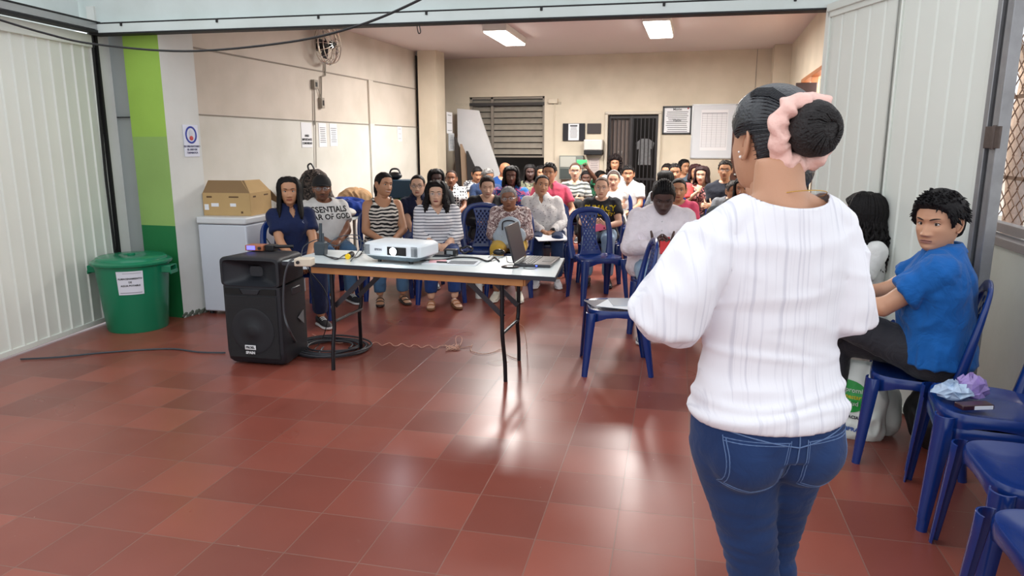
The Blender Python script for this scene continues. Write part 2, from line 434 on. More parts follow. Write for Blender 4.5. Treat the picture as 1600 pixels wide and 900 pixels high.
# right wall of the back room with a strip of high windows
rb = M()
ya, yb, za, zb = 6.5, 10.4, 1.9, 2.33
rb.box((XR+0.1, (5.6+ya)/2, 1.5), (0.2, ya-5.6, 3)); rb.box((XR+0.1, (yb+Y1)/2, 1.5), (0.2, Y1-yb, 3))
rb.box((XR+0.1, (ya+yb)/2, za/2), (0.2, yb-ya, za)); rb.box((XR+0.1, (ya+yb)/2, (zb+3)/2), (0.2, yb-ya, 3-zb))
rb.box((XR-0.12, Y1-0.25, 1.5), (0.26, 0.5, 3.0))
struct(rb.build('wall_right', creamb, smooth=0))
t = M()
for z in (za+0.02, zb-0.02): t.box((XR+0.03, (ya+yb)/2, z), (0.10, yb-ya, 0.045))
for i in range(5): t.box((XR+0.03, ya+0.02+(yb-ya-0.04)*i/4, (za+zb)/2), (0.08, 0.045, zb-za))
w2 = struct(t.build('window_2', woodf, bevel=0.004))
# brown door leaf standing open against the right side
lx0, lx1 = atY(1250, 200, 8.8).x, XR-0.02
t = M(); zt = atY(1270, 129, 8.8).z
t.box(((lx0+lx1)/2-0.04, 8.8, zt/2), (lx1-lx0+0.08, 0.04, zt))
d3 = struct(t.build('door_3', brown, bevel=0.005))
M().sphere((lx0-0.02, 8.76, 1.0), 0.025).build('handle', alu, d3)
# ceiling beam line, lintel above the opening (turned a little, as the track is)
LT = R(4.0)
lint = empty('wall_lintel', (-4.9, 5.0, 0), LT)
struct(lint)
M().box((3.0, 0.12, 2.78), (7.2, 0.2, 0.66)).build('wall_lintel_face', pale, lint, smooth=0)['kind'] = 'structure'
for c in lint.children: c.parent = None; c.matrix_world = Matrix.Translation((-4.9, 5.0, 0)) @ Matrix.Rotation(LT, 4, 'Z')
bpy.data.objects.remove(lint)
t = M()
t.box((2.85, -0.02, 2.415), (5.75, 0.10, 0.075), mi=0)
t.box((2.85, -0.065, 2.452), (5.75, 0.014, 0.012), mi=1)
t.box((2.85, -0.02, 2.372), (5.75, 0.11, 0.014), mi=1)
for i in range(7): t.box((0.3+i*0.85, -0.074, 2.44), (0.018, 0.01, 0.03), mi=1)
tr = struct(t.build('trim_4', [pale, dark], bevel=0.003, loc=(-4.9, 5.0, 0), rz=LT))
# left column (green front, white side) just behind the track
t = M()
fx0, fx1, bx1 = -4.74, -4.39, -4.33
a, b, c, d = (fx0, 5.10), (fx1, 5.10), (bx1, 5.44), (fx0, 5.44)
t.add([(p[0], p[1], 0) for p in (a, b, c, d)]+[(p[0], p[1], 3.0) for p in (a, b, c, d)], [(0, 1, 5, 4)], 0)
t.add([(p[0], p[1], 0) for p in (a, b, c, d)]+[(p[0], p[1], 3.0) for p in (a, b, c, d)], [(1, 2, 6, 5), (2, 3, 7, 6), (3, 0, 4, 7)], 1)
struct(t.build('wall_column', [green, white], smooth=0))
t = M()
for i in range(16):
    y = 5.10+0.34*i/15; x = fx1+0.06*i/15
    t.sphere((x+0.002, y, 0.02+0.015*math.sin(i*2.1)), (0.006, 0.02+random.random()*0.012, 0.012+random.random()*0.018), 8, 5)
struct(t.build('trim_5', mat('crumbling_dark_plaster', (96, 104, 92), 0.9, var=0.4, vscale=40)))
# grey panel and white jamb between the gate and the column
zone('wall_side_panel', -5.15, -4.74, 5.16, 5.2, 0, 2.7, mat('grey_sheet', (158, 164, 162), 0.6, var=0.06))
zone('trim_6', -4.975, -4.90, 5.0, 5.12, 0, 2.6, white)
zone('trim_7', -5.15, -4.74, 5.14, 5.158, 1.72, 1.728, dark)
# second column further in, right of the wall recess
zone('wall_column_rear', -4.72, -4.40, 11.35, 11.75, 0, ZC, creamb)
# corrugated folding gate along the left side
def corr_gate(name, p0, p1, z0, z1, period, depth, m, flip=1, header=0.0, base=0.0):
    p0 = Vector(p0); p1 = Vector(p1); d = (p1-p0); L = d.length; d.normalize(); nrm = Vector((-d.y, d.x, 0))*flip
    t = M(); pts = []
    k = int(L/period)
    for i in range(k+1):
        s = i*L/k
        for ds, o in ((0.0, 0), (0.80, 0), (0.86, 1), (0.94, 1)):
            ss = s+ds*L/k
            if ss > L: break
            pts.append(p0 + d*ss + nrm*depth*o)
        if i == k: break
    front = [[(p.x, p.y, z) for p in pts] for z in (z0, z1)]
    back = [[(p.x-nrm.x*0.03, p.y-nrm.y*0.03, z) for p in pts] for z in (z0, z1)]
    t.rings(front, 0, False, False); t.rings(back, 0, False, False)
    n = len(pts)
    ob = t.build(name, m, smooth=30)
    struct(ob)
    e = M()
    for q in (p0, p1): e.box((q.x-nrm.x*0.01, q.y-nrm.y*0.01, (z0+z1)/2), (0.05, 0.045, z1-z0), rz=math.atan2(d.y, d.x))
    mid = (p0+p1)/2
    for zz, hh in ((z1, 0.05), (z0+0.02, 0.04)): e.box((mid.x-nrm.x*0.01, mid.y-nrm.y*0.01, zz-hh/2), (L, 0.045, hh), rz=math.atan2(d.y, d.x))
    if header: e.box((mid.x+nrm.x*0.004, mid.y+nrm.y*0.004, z1-header/2), (L, 0.05, header), rz=math.atan2(d.y, d.x))
    e.build('frame', m, ob, bevel=0.004)
    return ob
corr_gate('door_4', (-4.93, 4.97, 0), (-4.66, 3.05, 0), 0.035, 2.37, 0.118, 0.012, gatem, 1, header=0.10)
corr_gate('door_5', (-4.655, 3.03, 0), (-4.36, 0.9, 0), 0.035, 2.37, 0.118, 0.016, gatem, 1, header=0.10)
zone('wall_front_left', -5.1, -4.95, 0.9, 4.9, 2.42, 3.1, pale)
t = M(); t.tube([(-4.905, 4.955, 0.02), (-4.915, 4.95, 1.2), (-4.90, 4.955, 2.37)], 0.011, 8); t.box((-4.90, 4.985, 1.2), (0.03, 0.02, 2.35))
struct(t.build('trim_8', dark))
t = M(); p = Vector((-4.86, 4.97, 2.40)); q = Vector((-4.30, 0.9, 2.40)); dd = (q-p)
an = math.atan2(dd.y, dd.x)
t.box((p+q)/2+Vector((0, 0, 0.03)), (dd.length, 0.07, 0.05), rz=an, mi=0); t.box((p+q)/2+Vector((0, 0, -0.012)), (dd.length, 0.08, 0.02), rz=an, mi=1); t.box((p+q)/2+Vector((0, 0, 0.062)), (dd.length, 0.08, 0.012), rz=an, mi=1)
struct(t.build('trim_9', [alu, dark]))
# folding gate on the right, its steel end post with a hinge
ga, gb = Vector((0.71, 5.30, 0)), Vector((1.256, 3.93, 0))
gm = ga.lerp(gb, 0.5)
corr_gate('door_6', gm, ga, 0.03, 2.36, 0.125, -0.008, gatem, 1)
corr_gate('door_7', gb, gm-(gm-gb).normalized()*0.006, 0.03, 2.36, 0.125, -0.008, gatem, 1)
t = M(); t.box((ga.x*.5+gb.x*.5, ga.y*.5+gb.y*.5, 2.37), ((gb-ga).length, 0.05, 0.05), rz=math.atan2(gb.y-ga.y, gb.x-ga.x))
struct(t.build('trim_10', gatem, bevel=0.004))
t = M(); an = math.atan2(gb.y-ga.y, gb.x-ga.x)
for i, (o, w, dp) in enumerate(((0.03, 0.03, 0.06), (0.057, 0.02, 0.03), (0.084, 0.03, 0.05), (0.108, 0.016, 0.06))):
    c = gb + (gb-ga).normalized()*o
    t.box((c.x, c.y, 1.33), (w, dp, 2.6), rz=an, mi=1 if i == 1 else 0)
pst = struct(t.build('trim_11', [mat('weathered_steel_post', (148, 148, 150), 0.4, 0.5, var=0.25, vscale=14), mat('dark_steel_groove', (60, 60, 62), 0.5)], bevel=0.003))
c = gb + (gb-ga).normalized()*0.06 + Vector((-0.02, -0.045, 0))
t = M(); t.box((c.x, c.y, 1.53), (0.09, 0.012, 0.10), rz=an, mi=0); t.tube([(c.x, c.y-0.01, 1.475), (c.x, c.y-0.01, 1.585)], 0.009, 8, mi=0)
t.build('hinge', mat('rusty_hinge', (92, 80, 74), 0.6, 0.3, var=0.3, vscale=40), pst, bevel=0.002)
# right wall near the camera: low wall, sill, steel window with diamond grille, open to the yard
XW = 1.5
zone('wall_right_front', XW, XW+0.15, -1.5, 4.75, 0, 0.98, white)
zone('wall_right_return', XR+0.0, XW+0.15, 5.5, 5.6, 0, 3.0, creamb)
zone('wall_right_top', XW, XW+0.15, 4.6, 5.6, 2.7, 3.1, white)
t = M(); wy0, wy1 = -1.4, 5.45
t.box((XW+0.02, (wy0+wy1)/2, 1.0), (0.09, wy1-wy0, 0.045)); t.box((XW+0.05, (wy0+wy1)/2, 1.06), (0.05, wy1-wy0, 0.05)); t.box((XW+0.05, (wy0+wy1)/2, 2.68), (0.05, wy1-wy0, 0.05))
for y in (5.42, 3.3, 2.2, 1.1, 0.0, -1.3): t.box((XW+0.05, y, 1.86), (0.05, 0.06, 1.64))
w3 = struct(t.build('window_3', mat('window_steel', (150, 144, 146), 0.45, 0.3, var=0.15), bevel=0.003))
t = M()
for y0, y1 in ((3.33, 5.39),):
    k = 18; st = (y1-y0)/k
    for i in range(k):
        ya_ = y0+st*i
        for s in (1, -1):
            pts = []
            for j in range(19):
                z = 1.09+j*0.0877
                pts.append((XW+0.08+0.004*s, ya_ + st/2 + s*(st/2)*(1 if j % 2 else -1)*0.98, z))
            t.tube(pts, 0.0035, 4)
    for z in (1.32, 1.75, 2.2): t.box((XW+0.085, (y0+y1)/2, z), (0.012, y1-y0, 0.02))
t.build('grille', mat('rusty_grille', (140, 110, 92), 0.6, 0.3), w3)
# outside: bright ground, a neighbour's wall and a tree trunk
zone('ground_yard', 3.2, 16, -3, 18, -0.15, -0.05, mat('pale_concrete_yard', (190, 186, 176), 0.8))
nb = zone('wall_neighbour', 6.5, 6.7, 4, 22, 0, 1.55, mat('neighbour_wall_paled_for_sun', (240, 218, 200), 0.8, var=0.12))  # wall colour is paled to stand in for bright sunlight outside
def tree(x, y, h):
    o = empty('yard_tree', (x, y, 0)); tag(o, 'grey tree trunk outside the grilled window', 'tree')
    t = M(); pts = [(0.0, 0, 0), (0.03, 0.02, 0.8), (-0.02, 0.0, 1.6), (0.04, 0.05, 2.4), (0.12, 0.1, h)]
    t.tube(bez(pts, 5), [0.085]*6+[0.078]*6+[0.07]*5+[0.06]*4, 12)
    for a in (0.3, 2.0, 4.0): t.tube(bez([(0, 0, 1.7+a*.15), (math.cos(a)*.3, math.sin(a)*.3, 2.3+a*.15), (math.cos(a)*.8, math.sin(a)*.8, 3.0)], 4), [0.05, .045, .04, .035, .03, .025, .02, .018, .015], 8)
    t.build('trunk', mat('bark', (152, 142, 138), 0.9, var=0.3, vscale=20, bump=0.6, bscale=30), o)
    lf = M(); rr = random.Random(3)
    for i in range(260):
        a = rr.random()*6.28; r_ = rr.random()*1.0; z = 2.7+rr.random()*0.9
        q = Matrix.Rotation(rr.random()*6, 3, 'Z') @ Matrix.Rotation(rr.random()*3, 3, 'X')
        c0 = Vector((math.cos(a)*r_, math.sin(a)*r_, z)); s = 0.05+rr.random()*0.05
        lf.add([c0+q @ Vector(v) for v in ((-s, 0, 0), (0, s*.5, .01), (s, 0, 0), (0, -s*.5, .01))], [(0, 1, 2, 3)])
    lf.build('foliage', mat('tree_leaves', (96, 130, 70), 0.6, var=0.2), o, smooth=0)
tp = atD(1594, 225, 6.4)
tree(tp.x, tp.y, 3.4)

# ------------------------------------------------------------------ ceiling lights
def ceiling_light(c, sx, sy, label, rz=0):
    o = empty('ceiling_light', (c[0], c[1], ZC), rz); tag(o, label, 'ceiling light', 'box ceiling lights')
    M().box((0, 0, -0.045), (sx, sy, 0.09)).build('frame', mat('lamp_housing', (225, 225, 220), 0.4), o, bevel=0.01)
    M().box((0, 0, -0.095), (sx-0.03, sy-0.03, 0.03)).build('diffuser', mat('lit_diffuser', (255, 252, 240), 0.5, emit=(255, 250, 238), estr=12, var=0), o, bevel=0.012)
    l = area('lamp_glow', (0, 0, -0.13), (0, 0, 0), sx, sy, 100, (1.0, 0.97, 0.93), o)
ca = (atZ(757, 43, 3.0)+atZ(820, 68, 2.92))/2
ceiling_light((-2.76, 9.75), 0.32, 1.3, 'long white box ceiling light, lit, left of the square one', R(3))
ceiling_light((-0.70, 9.55), 0.33, 1.3, 'square white box ceiling light, lit, nearer the right wall', R(1))
# ------------------------------------------------------------------ wall fan, switches and conduit on the left wall
fan = empty('wall_fan', (XL+0.02, 8.33, 2.33)); tag(fan, 'chrome caged oval wall fan high on the left wall above the conduit', 'fan')
fp = atX(510, 70, XL+0.12)
fan.location = (XL, fp.y, fp.z)
t = M()
for rr_, x in ((0.22, 0.20), (0.235, 0.14), (0.22, 0.08)):
    t.tube([(x, rr_*math.cos(a*math.pi/16), rr_*math.sin(a*math.pi/16)) for a in range(33)], 0.012 if x == 0.14 else 0.006, 6)
for i in range(16):
    a = i*math.pi/8
    t.tube([(0.23, 0.04*math.cos(a), 0.04*math.sin(a)), (0.21, 0.17*math.cos(a), 0.17*math.sin(a)), (0.14, 0.235*math.cos(a), 0.235*math.sin(a)), (0.08, 0.2*math.cos(a), 0.2*math.sin(a))], 0.004, 5)
t.build('cage', mat('chrome', (225, 220, 214), 0.15, 1.0, var=0), fan)
t = M()
for i in range(3):
    a = i*2.094
    rs = []
    for r_ in (0.03, 0.10, 0.17, 0.195):
        w = 0.05 if r_ < .19 else 0.02
        rs.append([(0.13+0.02*s_, r_*math.cos(a)-w*s_*math.sin(a)*(r_*6), r_*math.sin(a)+w*s_*math.cos(a)*(r_*6)) for s_ in (-1, 0, 1, 0.01)])
    t.rings(rs)
t.build('blade', mat('black_plastic', (24, 24, 28), 0.4), fan)
M().sphere((0.2, 0, 0), (0.04, 0.05, 0.05)).build('hub', mat('black_plastic'), fan)
t = M(); t.box((0.03, 0, 0), (0.06, 0.1, 0.14)); t.tube([(0.03, 0, 0), (0.12, 0, 0)], 0.05, 12)
t.build('bracket', mat('black_plastic'), fan, bevel=0.005)
cd = M(); grey = mat('grey_conduit', (160, 152, 140), 0.6)
def wp(px, py, o=0.02): v = atX(px, py, XL+o); return (v.x, v.y, v.z)
fz = wp(508, 96)
cd.tube([fz, wp(508, 118), wp(502, 120), wp(502, 155)], 0.012, 6)
cd.tube([wp(491, 138), wp(492, 195)], 0.010, 6); cd.tube([wp(493, 190), wp(494, 262)], 0.007, 6); cd.tube([wp(497, 138), wp(502, 155)], 0.006, 6)
tag(cd.build('wall_conduit', grey), 'thin grey conduit and wires running down the left wall below the fan', 'conduit')
for (px, py, w, h, lb) in ((491, 132, 0.09, 0.11, 'upper grey socket box on the left wall conduit'), (502, 161, 0.07, 0.13, 'lower grey switch box on the left wall conduit')):
    v = wp(px, py); t = M(); t.box((XL+0.025, v[1], v[2]), (0.05, w, h), mi=0); t.box((XL+0.052, v[1], v[2]), (0.006, w*0.5, h*0.5), mi=1)
    tag(t.build('socket_box', [grey, mat('black_plastic')], bevel=0.004), lb, 'socket', 'boxes on the left wall')
paper = mat('white_paper', (232, 234, 238), 0.7, var=0.03)
ink = mat('black_ink', (40, 42, 48), 0.7, var=0)
def wall_paper(px, py, w, h, label, lines, head=None):
    v = wp(px, py)
    o = empty('notice_sheet', (XL+0.004, v[1], v[2]), R(90)); tag(o, label, 'notice', 'paper notices on the left wall')
    M().box((0, 0, 0), (w, 0.002, h)).build('sheet', paper, o)
    t = M(); rr = random.Random(int(px))
    for i in range(lines):
        ww = w*(0.5+0.3*rr.random()); t.box((0, -0.0025, h*0.3-i*h*0.6/max(1, lines-1)), (ww, 0.0015, h*0.018))
    if lines: t.build('text_lines', ink, o)
    return o
def on_leftwall(o, s, size, dz, bold=0.0015):
    text('lettering', s, size, (0, -0.003, dz), (R(90), 0, 0), ink, o, bold=bold)
o = wall_paper(481, 211, 0.24, 0.30, 'white notice with three bold lines, left of the conduit wire', 0)
for i, s in enumerate(('AVISO', 'IMPORTANTE', 'COMUNIDAD')): on_leftwall(o, s, 0.036, -0.01-i*0.045)
wall_paper(506, 211, 0.19, 0.30, 'white notice sheet just right of the conduit wire', 9)
wall_paper(523, 211, 0.19, 0.29, 'white notice sheet second to the right of the conduit wire', 8)
wall_paper(626, 209, 0.17, 0.24, 'small white notice alone on the far end of the left wall', 3)
# paper sheets on the second column
def flat_sheet(name, x, y, z, w, h, label, cat, grp=None, m=paper, lines=6, th=0.003, nrm='y'):
    o = empty(name, (x, y, z), 0 if nrm == 'y' else R(90)); tag(o, label, cat, grp)
    M().box((0, 0, 0), (w, th, h)).build('sheet', m, o)
    t = M(); rr = random.Random(int(abs(x*100)+abs(z*77)))
    for i in range(lines): t.box((0, -th/2-0.001, h*0.36-i*h*0.72/max(1, lines-1)), (w*(0.55+0.25*rr.random()), 0.001, h*0.02))
    if lines: t.build('text_lines', ink, o)
    return o
p = atX(702, 192, -4.40); flat_sheet('notice_sheet', -4.395, p.y, p.z, 0.28, 0.36, 'upper white sheet clipped to the side of the second column', 'notice', 'sheets on the second column', lines=3, nrm='x')
p = atX(705, 222, -4.40)
cb = flat_sheet('wall_clipboard', -4.39, p.y-0.02, p.z, 0.24, 0.30, 'clipboard of printed sheets on the side of the second column', 'clipboard', None, lines=9, nrm='x', m=mat('greyish_paper', (190, 195, 200), 0.6), th=0.02)
# ------------------------------------------------------------------ back wall fittings
def bw(px, py, off=0.0): return atY(px, py, Y1-off)
def bsize(px0, py0, px1, py1):
    a = bw(px0, py0); b = bw(px1, py1); return (a.x+b.x)/2, (a.z+b.z)/2, abs(b.x-a.x), abs(a.z-b.z)
x, z, w, h = bsize(880, 193, 914, 220)
o = empty('notice_board', (x, Y1-0.02, z)); tag(o, 'small black notice board with a white sheet, left of the barred door', 'notice board')
M().box((0, 0, 0), (w, 0.03, h)).build('board', mat('black_felt', (40, 40, 46), 0.8), o, bevel=0.004)
M().box((-0.0, -0.018, 0), (w*0.48, 0.004, h*0.95)).build('sheet', paper, o)
t = M()
for i in range(10): t.box((0, -0.021, h*0.36-i*h*0.075), (w*0.38*(0.7+0.3*random.random()), 0.002, 0.006 if i else 0.02))
t.build('text_lines', ink, o)
x, z, w, h = bsize(918, 193, 939, 209)
o = M().box((x, Y1-0.015, z), (w, 0.03, h)).build('wall_plaque', mat('dark_brown_plate', (52, 44, 44), 0.5), bevel=0.005)
tag(o, 'small dark rectangular plate right of the black notice board', 'plaque')
x, z, w, h = bsize(915, 218, 943, 241)
o = empty('towel_dispenser', (x, Y1, z)); tag(o, 'white paper towel dispenser with black base left of the barred door', 'dispenser')
t = M(); t.prism([(-0.19, -h/2+.07), (-0.21, h/2), (-0.02, h/2), (-0.02, -h/2+.07)], -w/2, w/2, axis='x')
t.v = [(p[0], p[1], p[2]) for p in t.v]
t.build('cover', mat('white_plastic_gloss', (228, 226, 220), 0.3), o, bevel=0.02, seg=3)
M().box((0, -0.10, -h/2+0.03), (w*0.98, 0.18, 0.08)).build('base', mat('black_plastic'), o, bevel=0.01)
x, z, w, h = bsize(876, 243, 912, 280)
o = empty('wall_cabinet', (x, Y1-0.06, z)); tag(o, 'grey metal wall cabinet with pale upper door below the black notice board', 'cabinet')
M().box((0, 0, 0), (w, 0.12, h)).build('body', mat('cabinet_grey', (140, 146, 140), 0.4, 0.3), o, bevel=0.004)
M().box((-w*0.13, -0.065, h*0.24), (w*0.66, 0.01, h*0.44)).build('door', mat('cabinet_pale', (205, 206, 196), 0.3, 0.2), o, bevel=0.003)
M().box((-w*0.13, -0.065, -h*0.25), (w*0.66, 0.01, h*0.42)).build('door', mat('cabinet_dark', (84, 92, 90), 0.4, 0.2), o, bevel=0.003)
x, z, w, h = bsize(921, 247, 936, 270)
o = flat_sheet('framed_list', x, Y1-0.01, z, w, h, 'small dark-edged list with reddish lines left of the barred door', 'notice', None, mat('pinkish_paper', (214, 200, 196), 0.7), 7, 0.012)
x, z, w, h = bsize(1036, 166, 1080, 210)
o = empty('picture_frame', (x, Y1-0.015, z)); tag(o, 'black framed mission and vision text right of the barred door', 'framed notice')
t = M()
for (cx, cz, ww, hh) in ((0, h/2-.015, w, .03), (0, -h/2+.015, w, .03), (-w/2+.015, 0, .03, h), (w/2-.015, 0, .03, h)): t.box((cx, 0, cz), (ww, 0.03, hh))
t.build('frame', mat('black_frame', (28, 28, 34), 0.4), o, bevel=0.004)
M().box((0, 0.004, 0), (w-0.05, 0.01, h-0.05)).build('sheet', paper, o)
text('lettering', 'Misión', 0.055, (0, -0.004, h*0.38), (R(90), 0, 0), ink, o, bold=0.001)
text('lettering', 'Visión', 0.055, (0, -0.004, 0.0), (R(90), 0, 0), ink, o, bold=0.001)
t = M()
for k in range(2):
    for i in range(6): t.box((random.uniform(-.01, .01), -0.003, (h*0.29 if k == 0 else -0.055)-i*0.032), (w*0.76*(0.8+0.2*random.random()), 0.002, 0.009))
t.build('text_lines', ink, o)
M().box((w*0.36, -0.003, h*0.42), (0.025, 0.002, 0.03)).build('emblem', mat('red_emblem', (160, 40, 50), 0.6), o)
x, z, w, h = bsize(1083, 164, 1146, 247)
o = empty('wall_chart', (x, Y1-0.012, z)); tag(o, 'large white board holding a printed attendance chart beside the brown door', 'chart')
M().box((0, 0, 0), (w, 0.02, h)).build('board', mat('white_board', (216, 220, 226), 0.35, var=0.03), o, bevel=0.003)
t = M()
for (cx, cz, ww, hh) in ((0, h/2, w+.02, .02), (0, -h/2, w+.02, .02), (-w/2, 0, .02, h), (w/2, 0, .02, h)): t.box((cx, -0.003, cz), (ww, 0.03, hh))
t.build('frame', mat('pale_aluminium', (196, 198, 200), 0.4, 0.4), o)
M().box((0.01, -0.0125, 0.02), (w*0.62, 0.004, h*0.76)).build('sheet', mat('chart_paper', (236, 236, 240), 0.7, var=0.02), o)
t = M()
for i in range(20): t.box((0.01, -0.0155, h*0.34-i*h*0.033), (w*0.58, 0.001, 0.004 if i else 0.014))
for i in range(6): t.box((0.01-w*0.28+i*w*0.112, -0.0155, 0.02), (0.003, 0.001, h*0.64))
t.build('text_lines', mat('grey_ink', (150, 150, 160), 0.7, var=0), o)
v = bw(865, 158)
t = M(); t.box((v.x, Y1-0.03, v.z), (0.16, 0.06, 0.08), mi=0); q = bw(866, 250)
t.box((q.x, Y1-0.01, (v.z+q.z)/2), (0.02, 0.02, v.z-q.z), mi=0)
tag(t.build('junction_box', mat('cream_plastic', (214, 202, 182), 0.5), bevel=0.004), 'cream junction box with a conduit dropping down, right of the louvre window', 'junction box')
zone('trim_12', bw(1183, 90).x-0.004, bw(1183, 90).x+0.004, Y1-0.004, Y1, 1.9, 3.0, jo)
# ------------------------------------------------------------------ boards leaning by the second column
def leaning(name, px0, px1, ptop, Y, m, label, depth=0.03):
    a = atY(px0, ptop, Y); b = atY(px1, 262, Y-0.5)
    return a, b
t = M(); y = 11.9
a = atY(712, 160, 12.3); 
t.prism([(-4.38, 0.02), (-3.30, 0.02), (-3.60, 1.02), (-3.98, 2.08), (-4.38, 2.12)], 12.30, 12.34)
tag(t.build('leaning_board', mat('white_melamine', (214, 214, 216), 0.4), bevel=0.002), 'big white slanted-edge board leaning against the back wall by the window', 'board', None)
for i in range(3):
    t = M(); x0 = -4.28+i*0.13
    t.prism([(x0, 0.02), (x0+0.62, 0.02), (x0-0.06+0.03, 1.62-0.12*i), (x0-0.06, 1.62-0.12*i)], 12.0-0.06*i, 12.03-0.06*i)
    tag(t.build('leaning_plank', mat(('dark_plank', 'tan_plank', 'black_plank')[i], ((50, 44, 42), (150, 128, 108), (34, 32, 34))[i], 0.6), bevel=0.002), ('dark brown plank leaning nearest the second column', 'tan plank leaning between two dark planks', 'black plank leaning nearest the white board')[i], 'plank', 'planks leaning behind the second column')
# mask sign on the white side of the left column
sp = atX(299, 220, -4.35)
o = empty('mask_sign', (-4.352, 5.30, sp.z), R(90-10)); tag(o, 'white mask-wearing sign with a blue ring on the white column', 'sign')
p = atX(299, 220, -4.352); o.location = (-4.344, 5.335, sp.z)
M().box((0, 0, 0), (0.155, 0.004, 0.27)).build('board', mat('sign_white', (226, 230, 244), 0.4, var=0), o)
blue = mat('sign_blue', (36, 58, 160), 0.5, var=0)
t = M(); t.tube([(0.052*math.cos(a*math.pi/16), -0.004, 0.05+0.066*math.sin(a*math.pi/16)) for a in range(33)], 0.008, 6, flat=0.3, up=(0, 1, 0)); t.build('ring', blue, o)
M().sphere((0, -0.004, 0.06), (0.022, 0.002, 0.036)).build('head_symbol', mat('sign_grey', (205, 210, 220), 0.5), o)
M().sphere((0, -0.0055, 0.022), (0.020, 0.002, 0.020)).build('mask_symbol', mat('sign_red', (200, 70, 70), 0.5), o)
for i, s in enumerate(('ES OBLIGATORIO', 'EL USO DE', 'TAPABOCA')):
    text('lettering', s, 0.0215, (0, -0.004, -0.048-i*0.027), (R(90), 0, 0), mat('sign_ink', (40, 40, 90), 0.6), o, bold=0.0006)
# black cable sagging in front of the beam
pts = [atY(-30, 22, 3.9), atY(70, 52, 4.2), atY(148, 69, 4.4), atY(290, 80, 4.35), atY(450, 66, 4.2), atY(560, 40, 4.05), atY(655, 0, 3.9), atY(720, -40, 3.8)]
tag(M().tube(bez(pts, 8), 0.0075, 8).build('hanging_cable', mat('black_rubber', (26, 25, 28), 0.5)), 'black cable sagging across the opening under the pale lintel', 'cable')
pts = [atY(655, 38, 5.1), atY(657, 50, 5.1), atY(654, 52, 5.1), atY(652, 44, 5.1), atY(652, 40, 5.1)]
tag(M().tube(bez(pts, 5), 0.004, 6).build('wire_hook', mat('black_rubber')), 'small wire hook hanging from the middle of the gate track', 'hook')
# ================================================================== PEOPLE
def skin_mat(c):
    return mat('skin_%d_%d_%d' % c, c, 0.48, var=0.05, vscale=14, bump=0.05, bscale=120, sss=0.06)
LIP = {}
def smooth_arr(zs, ks, vs, sig=0.006):
    g = np.linspace(-0.13, 0.13, 400); v = np.interp(g, ks, vs)
    k = np.exp(-0.5*((np.arange(-30, 31)*(g[1]-g[0]))/sig)**2); k /= k.sum()
    v = np.convolve(np.pad(v, 30, mode='edge'), k, 'valid')
    return np.interp(zs, g, v)
HZ = [-.118, -.112, -.100, -.082, -.062, -.042, -.020, 0, .02, .045, .07, .09, .104, .112]
HW = [.010, .030, .043, .054, .0625, .068, .0715, .0735, .0745, .0735, .067, .054, .035, .004]
HF = [.050, .068, .080, .083, .086, .087, .087, .084, .090, .087, .077, .060, .036, .005]
HB = [-.02, .0, .02, .045, .064, .080, .090, .095, .096, .092, .083, .068, .046, .01]
def _top(zs, v, amp, z0, h):
    zs = np.asarray(zs); e = amp*np.sqrt(np.clip(1-((zs-z0)/h)**2, 0.0015, 1)); b = np.clip((zs-.045)/.02, 0, 1)
    return v*(1-b)+e*b
def WW(zs): return _top(zs, smooth_arr(zs, HZ, HW), .0738, .035, .0772)
def FF(zs): return _top(zs, smooth_arr(zs, HZ, HF), .0885, .030, .0822)
def BB(zs): return _top(zs, smooth_arr(zs, HZ, HB), .0950, .030, .0822)
def head_surf(x, z, jaw=1.0):
    """depth (negative y) of the face at x, z, before the nose and the sockets"""
    w = smooth_arr(np.array([z]), HZ, HW)[0]*(1+(jaw-1)*max(0, min(1, -z/0.08))); f = smooth_arr(np.array([z]), HZ, HF)[0]
    s = min(0.999, abs(x)/w)**(2.4/2)
    c = math.sqrt(max(0, 1-s*s))**(2/2.4)
    return 0.008 - (f+0.008)*c
def face_disp(x, z):
    g = np.interp(z, [-.056, -.050, -.045, -.040, -.030, -.015, 0, .012], [0, .003, .017, .0215, .018, .011, .004, 0])
    s = np.interp(z, [-.05, -.042, -.03, 0], [.013, .0125, .009, .0065])
    d = -g*np.exp(-0.5*(x/s)**2)
    d += -.008*np.exp(-((np.abs(x)-.0135)**2/(2*.0048**2) + (z+.0415)**2/(2*.005**2)))
    d += .0085*np.exp(-((np.abs(x)-.030)**2/(2*.013**2) + (z-.001)**2/(2*.0095**2)))
    d += -.004*np.exp(-((np.abs(x)-.026)**2/(2*.016**2) + (z-.020)**2/(2*.006**2)))
    d += -.005*np.exp(-((np.abs(x)-.044)**2/(2*.014**2) + (z+.026)**2/(2*.014**2)))
    d += -.004*np.exp(-(x**2/(2*.022**2) + (z+.068)**2/(2*.012**2)))
    d += .003*np.exp(-(x**2/(2*.020**2) + (z+.083)**2/(2*.004**2)))
    d += -.005*np.exp(-(x**2/(2*.016**2) + (z+.099)**2/(2*.009**2)))
    return d
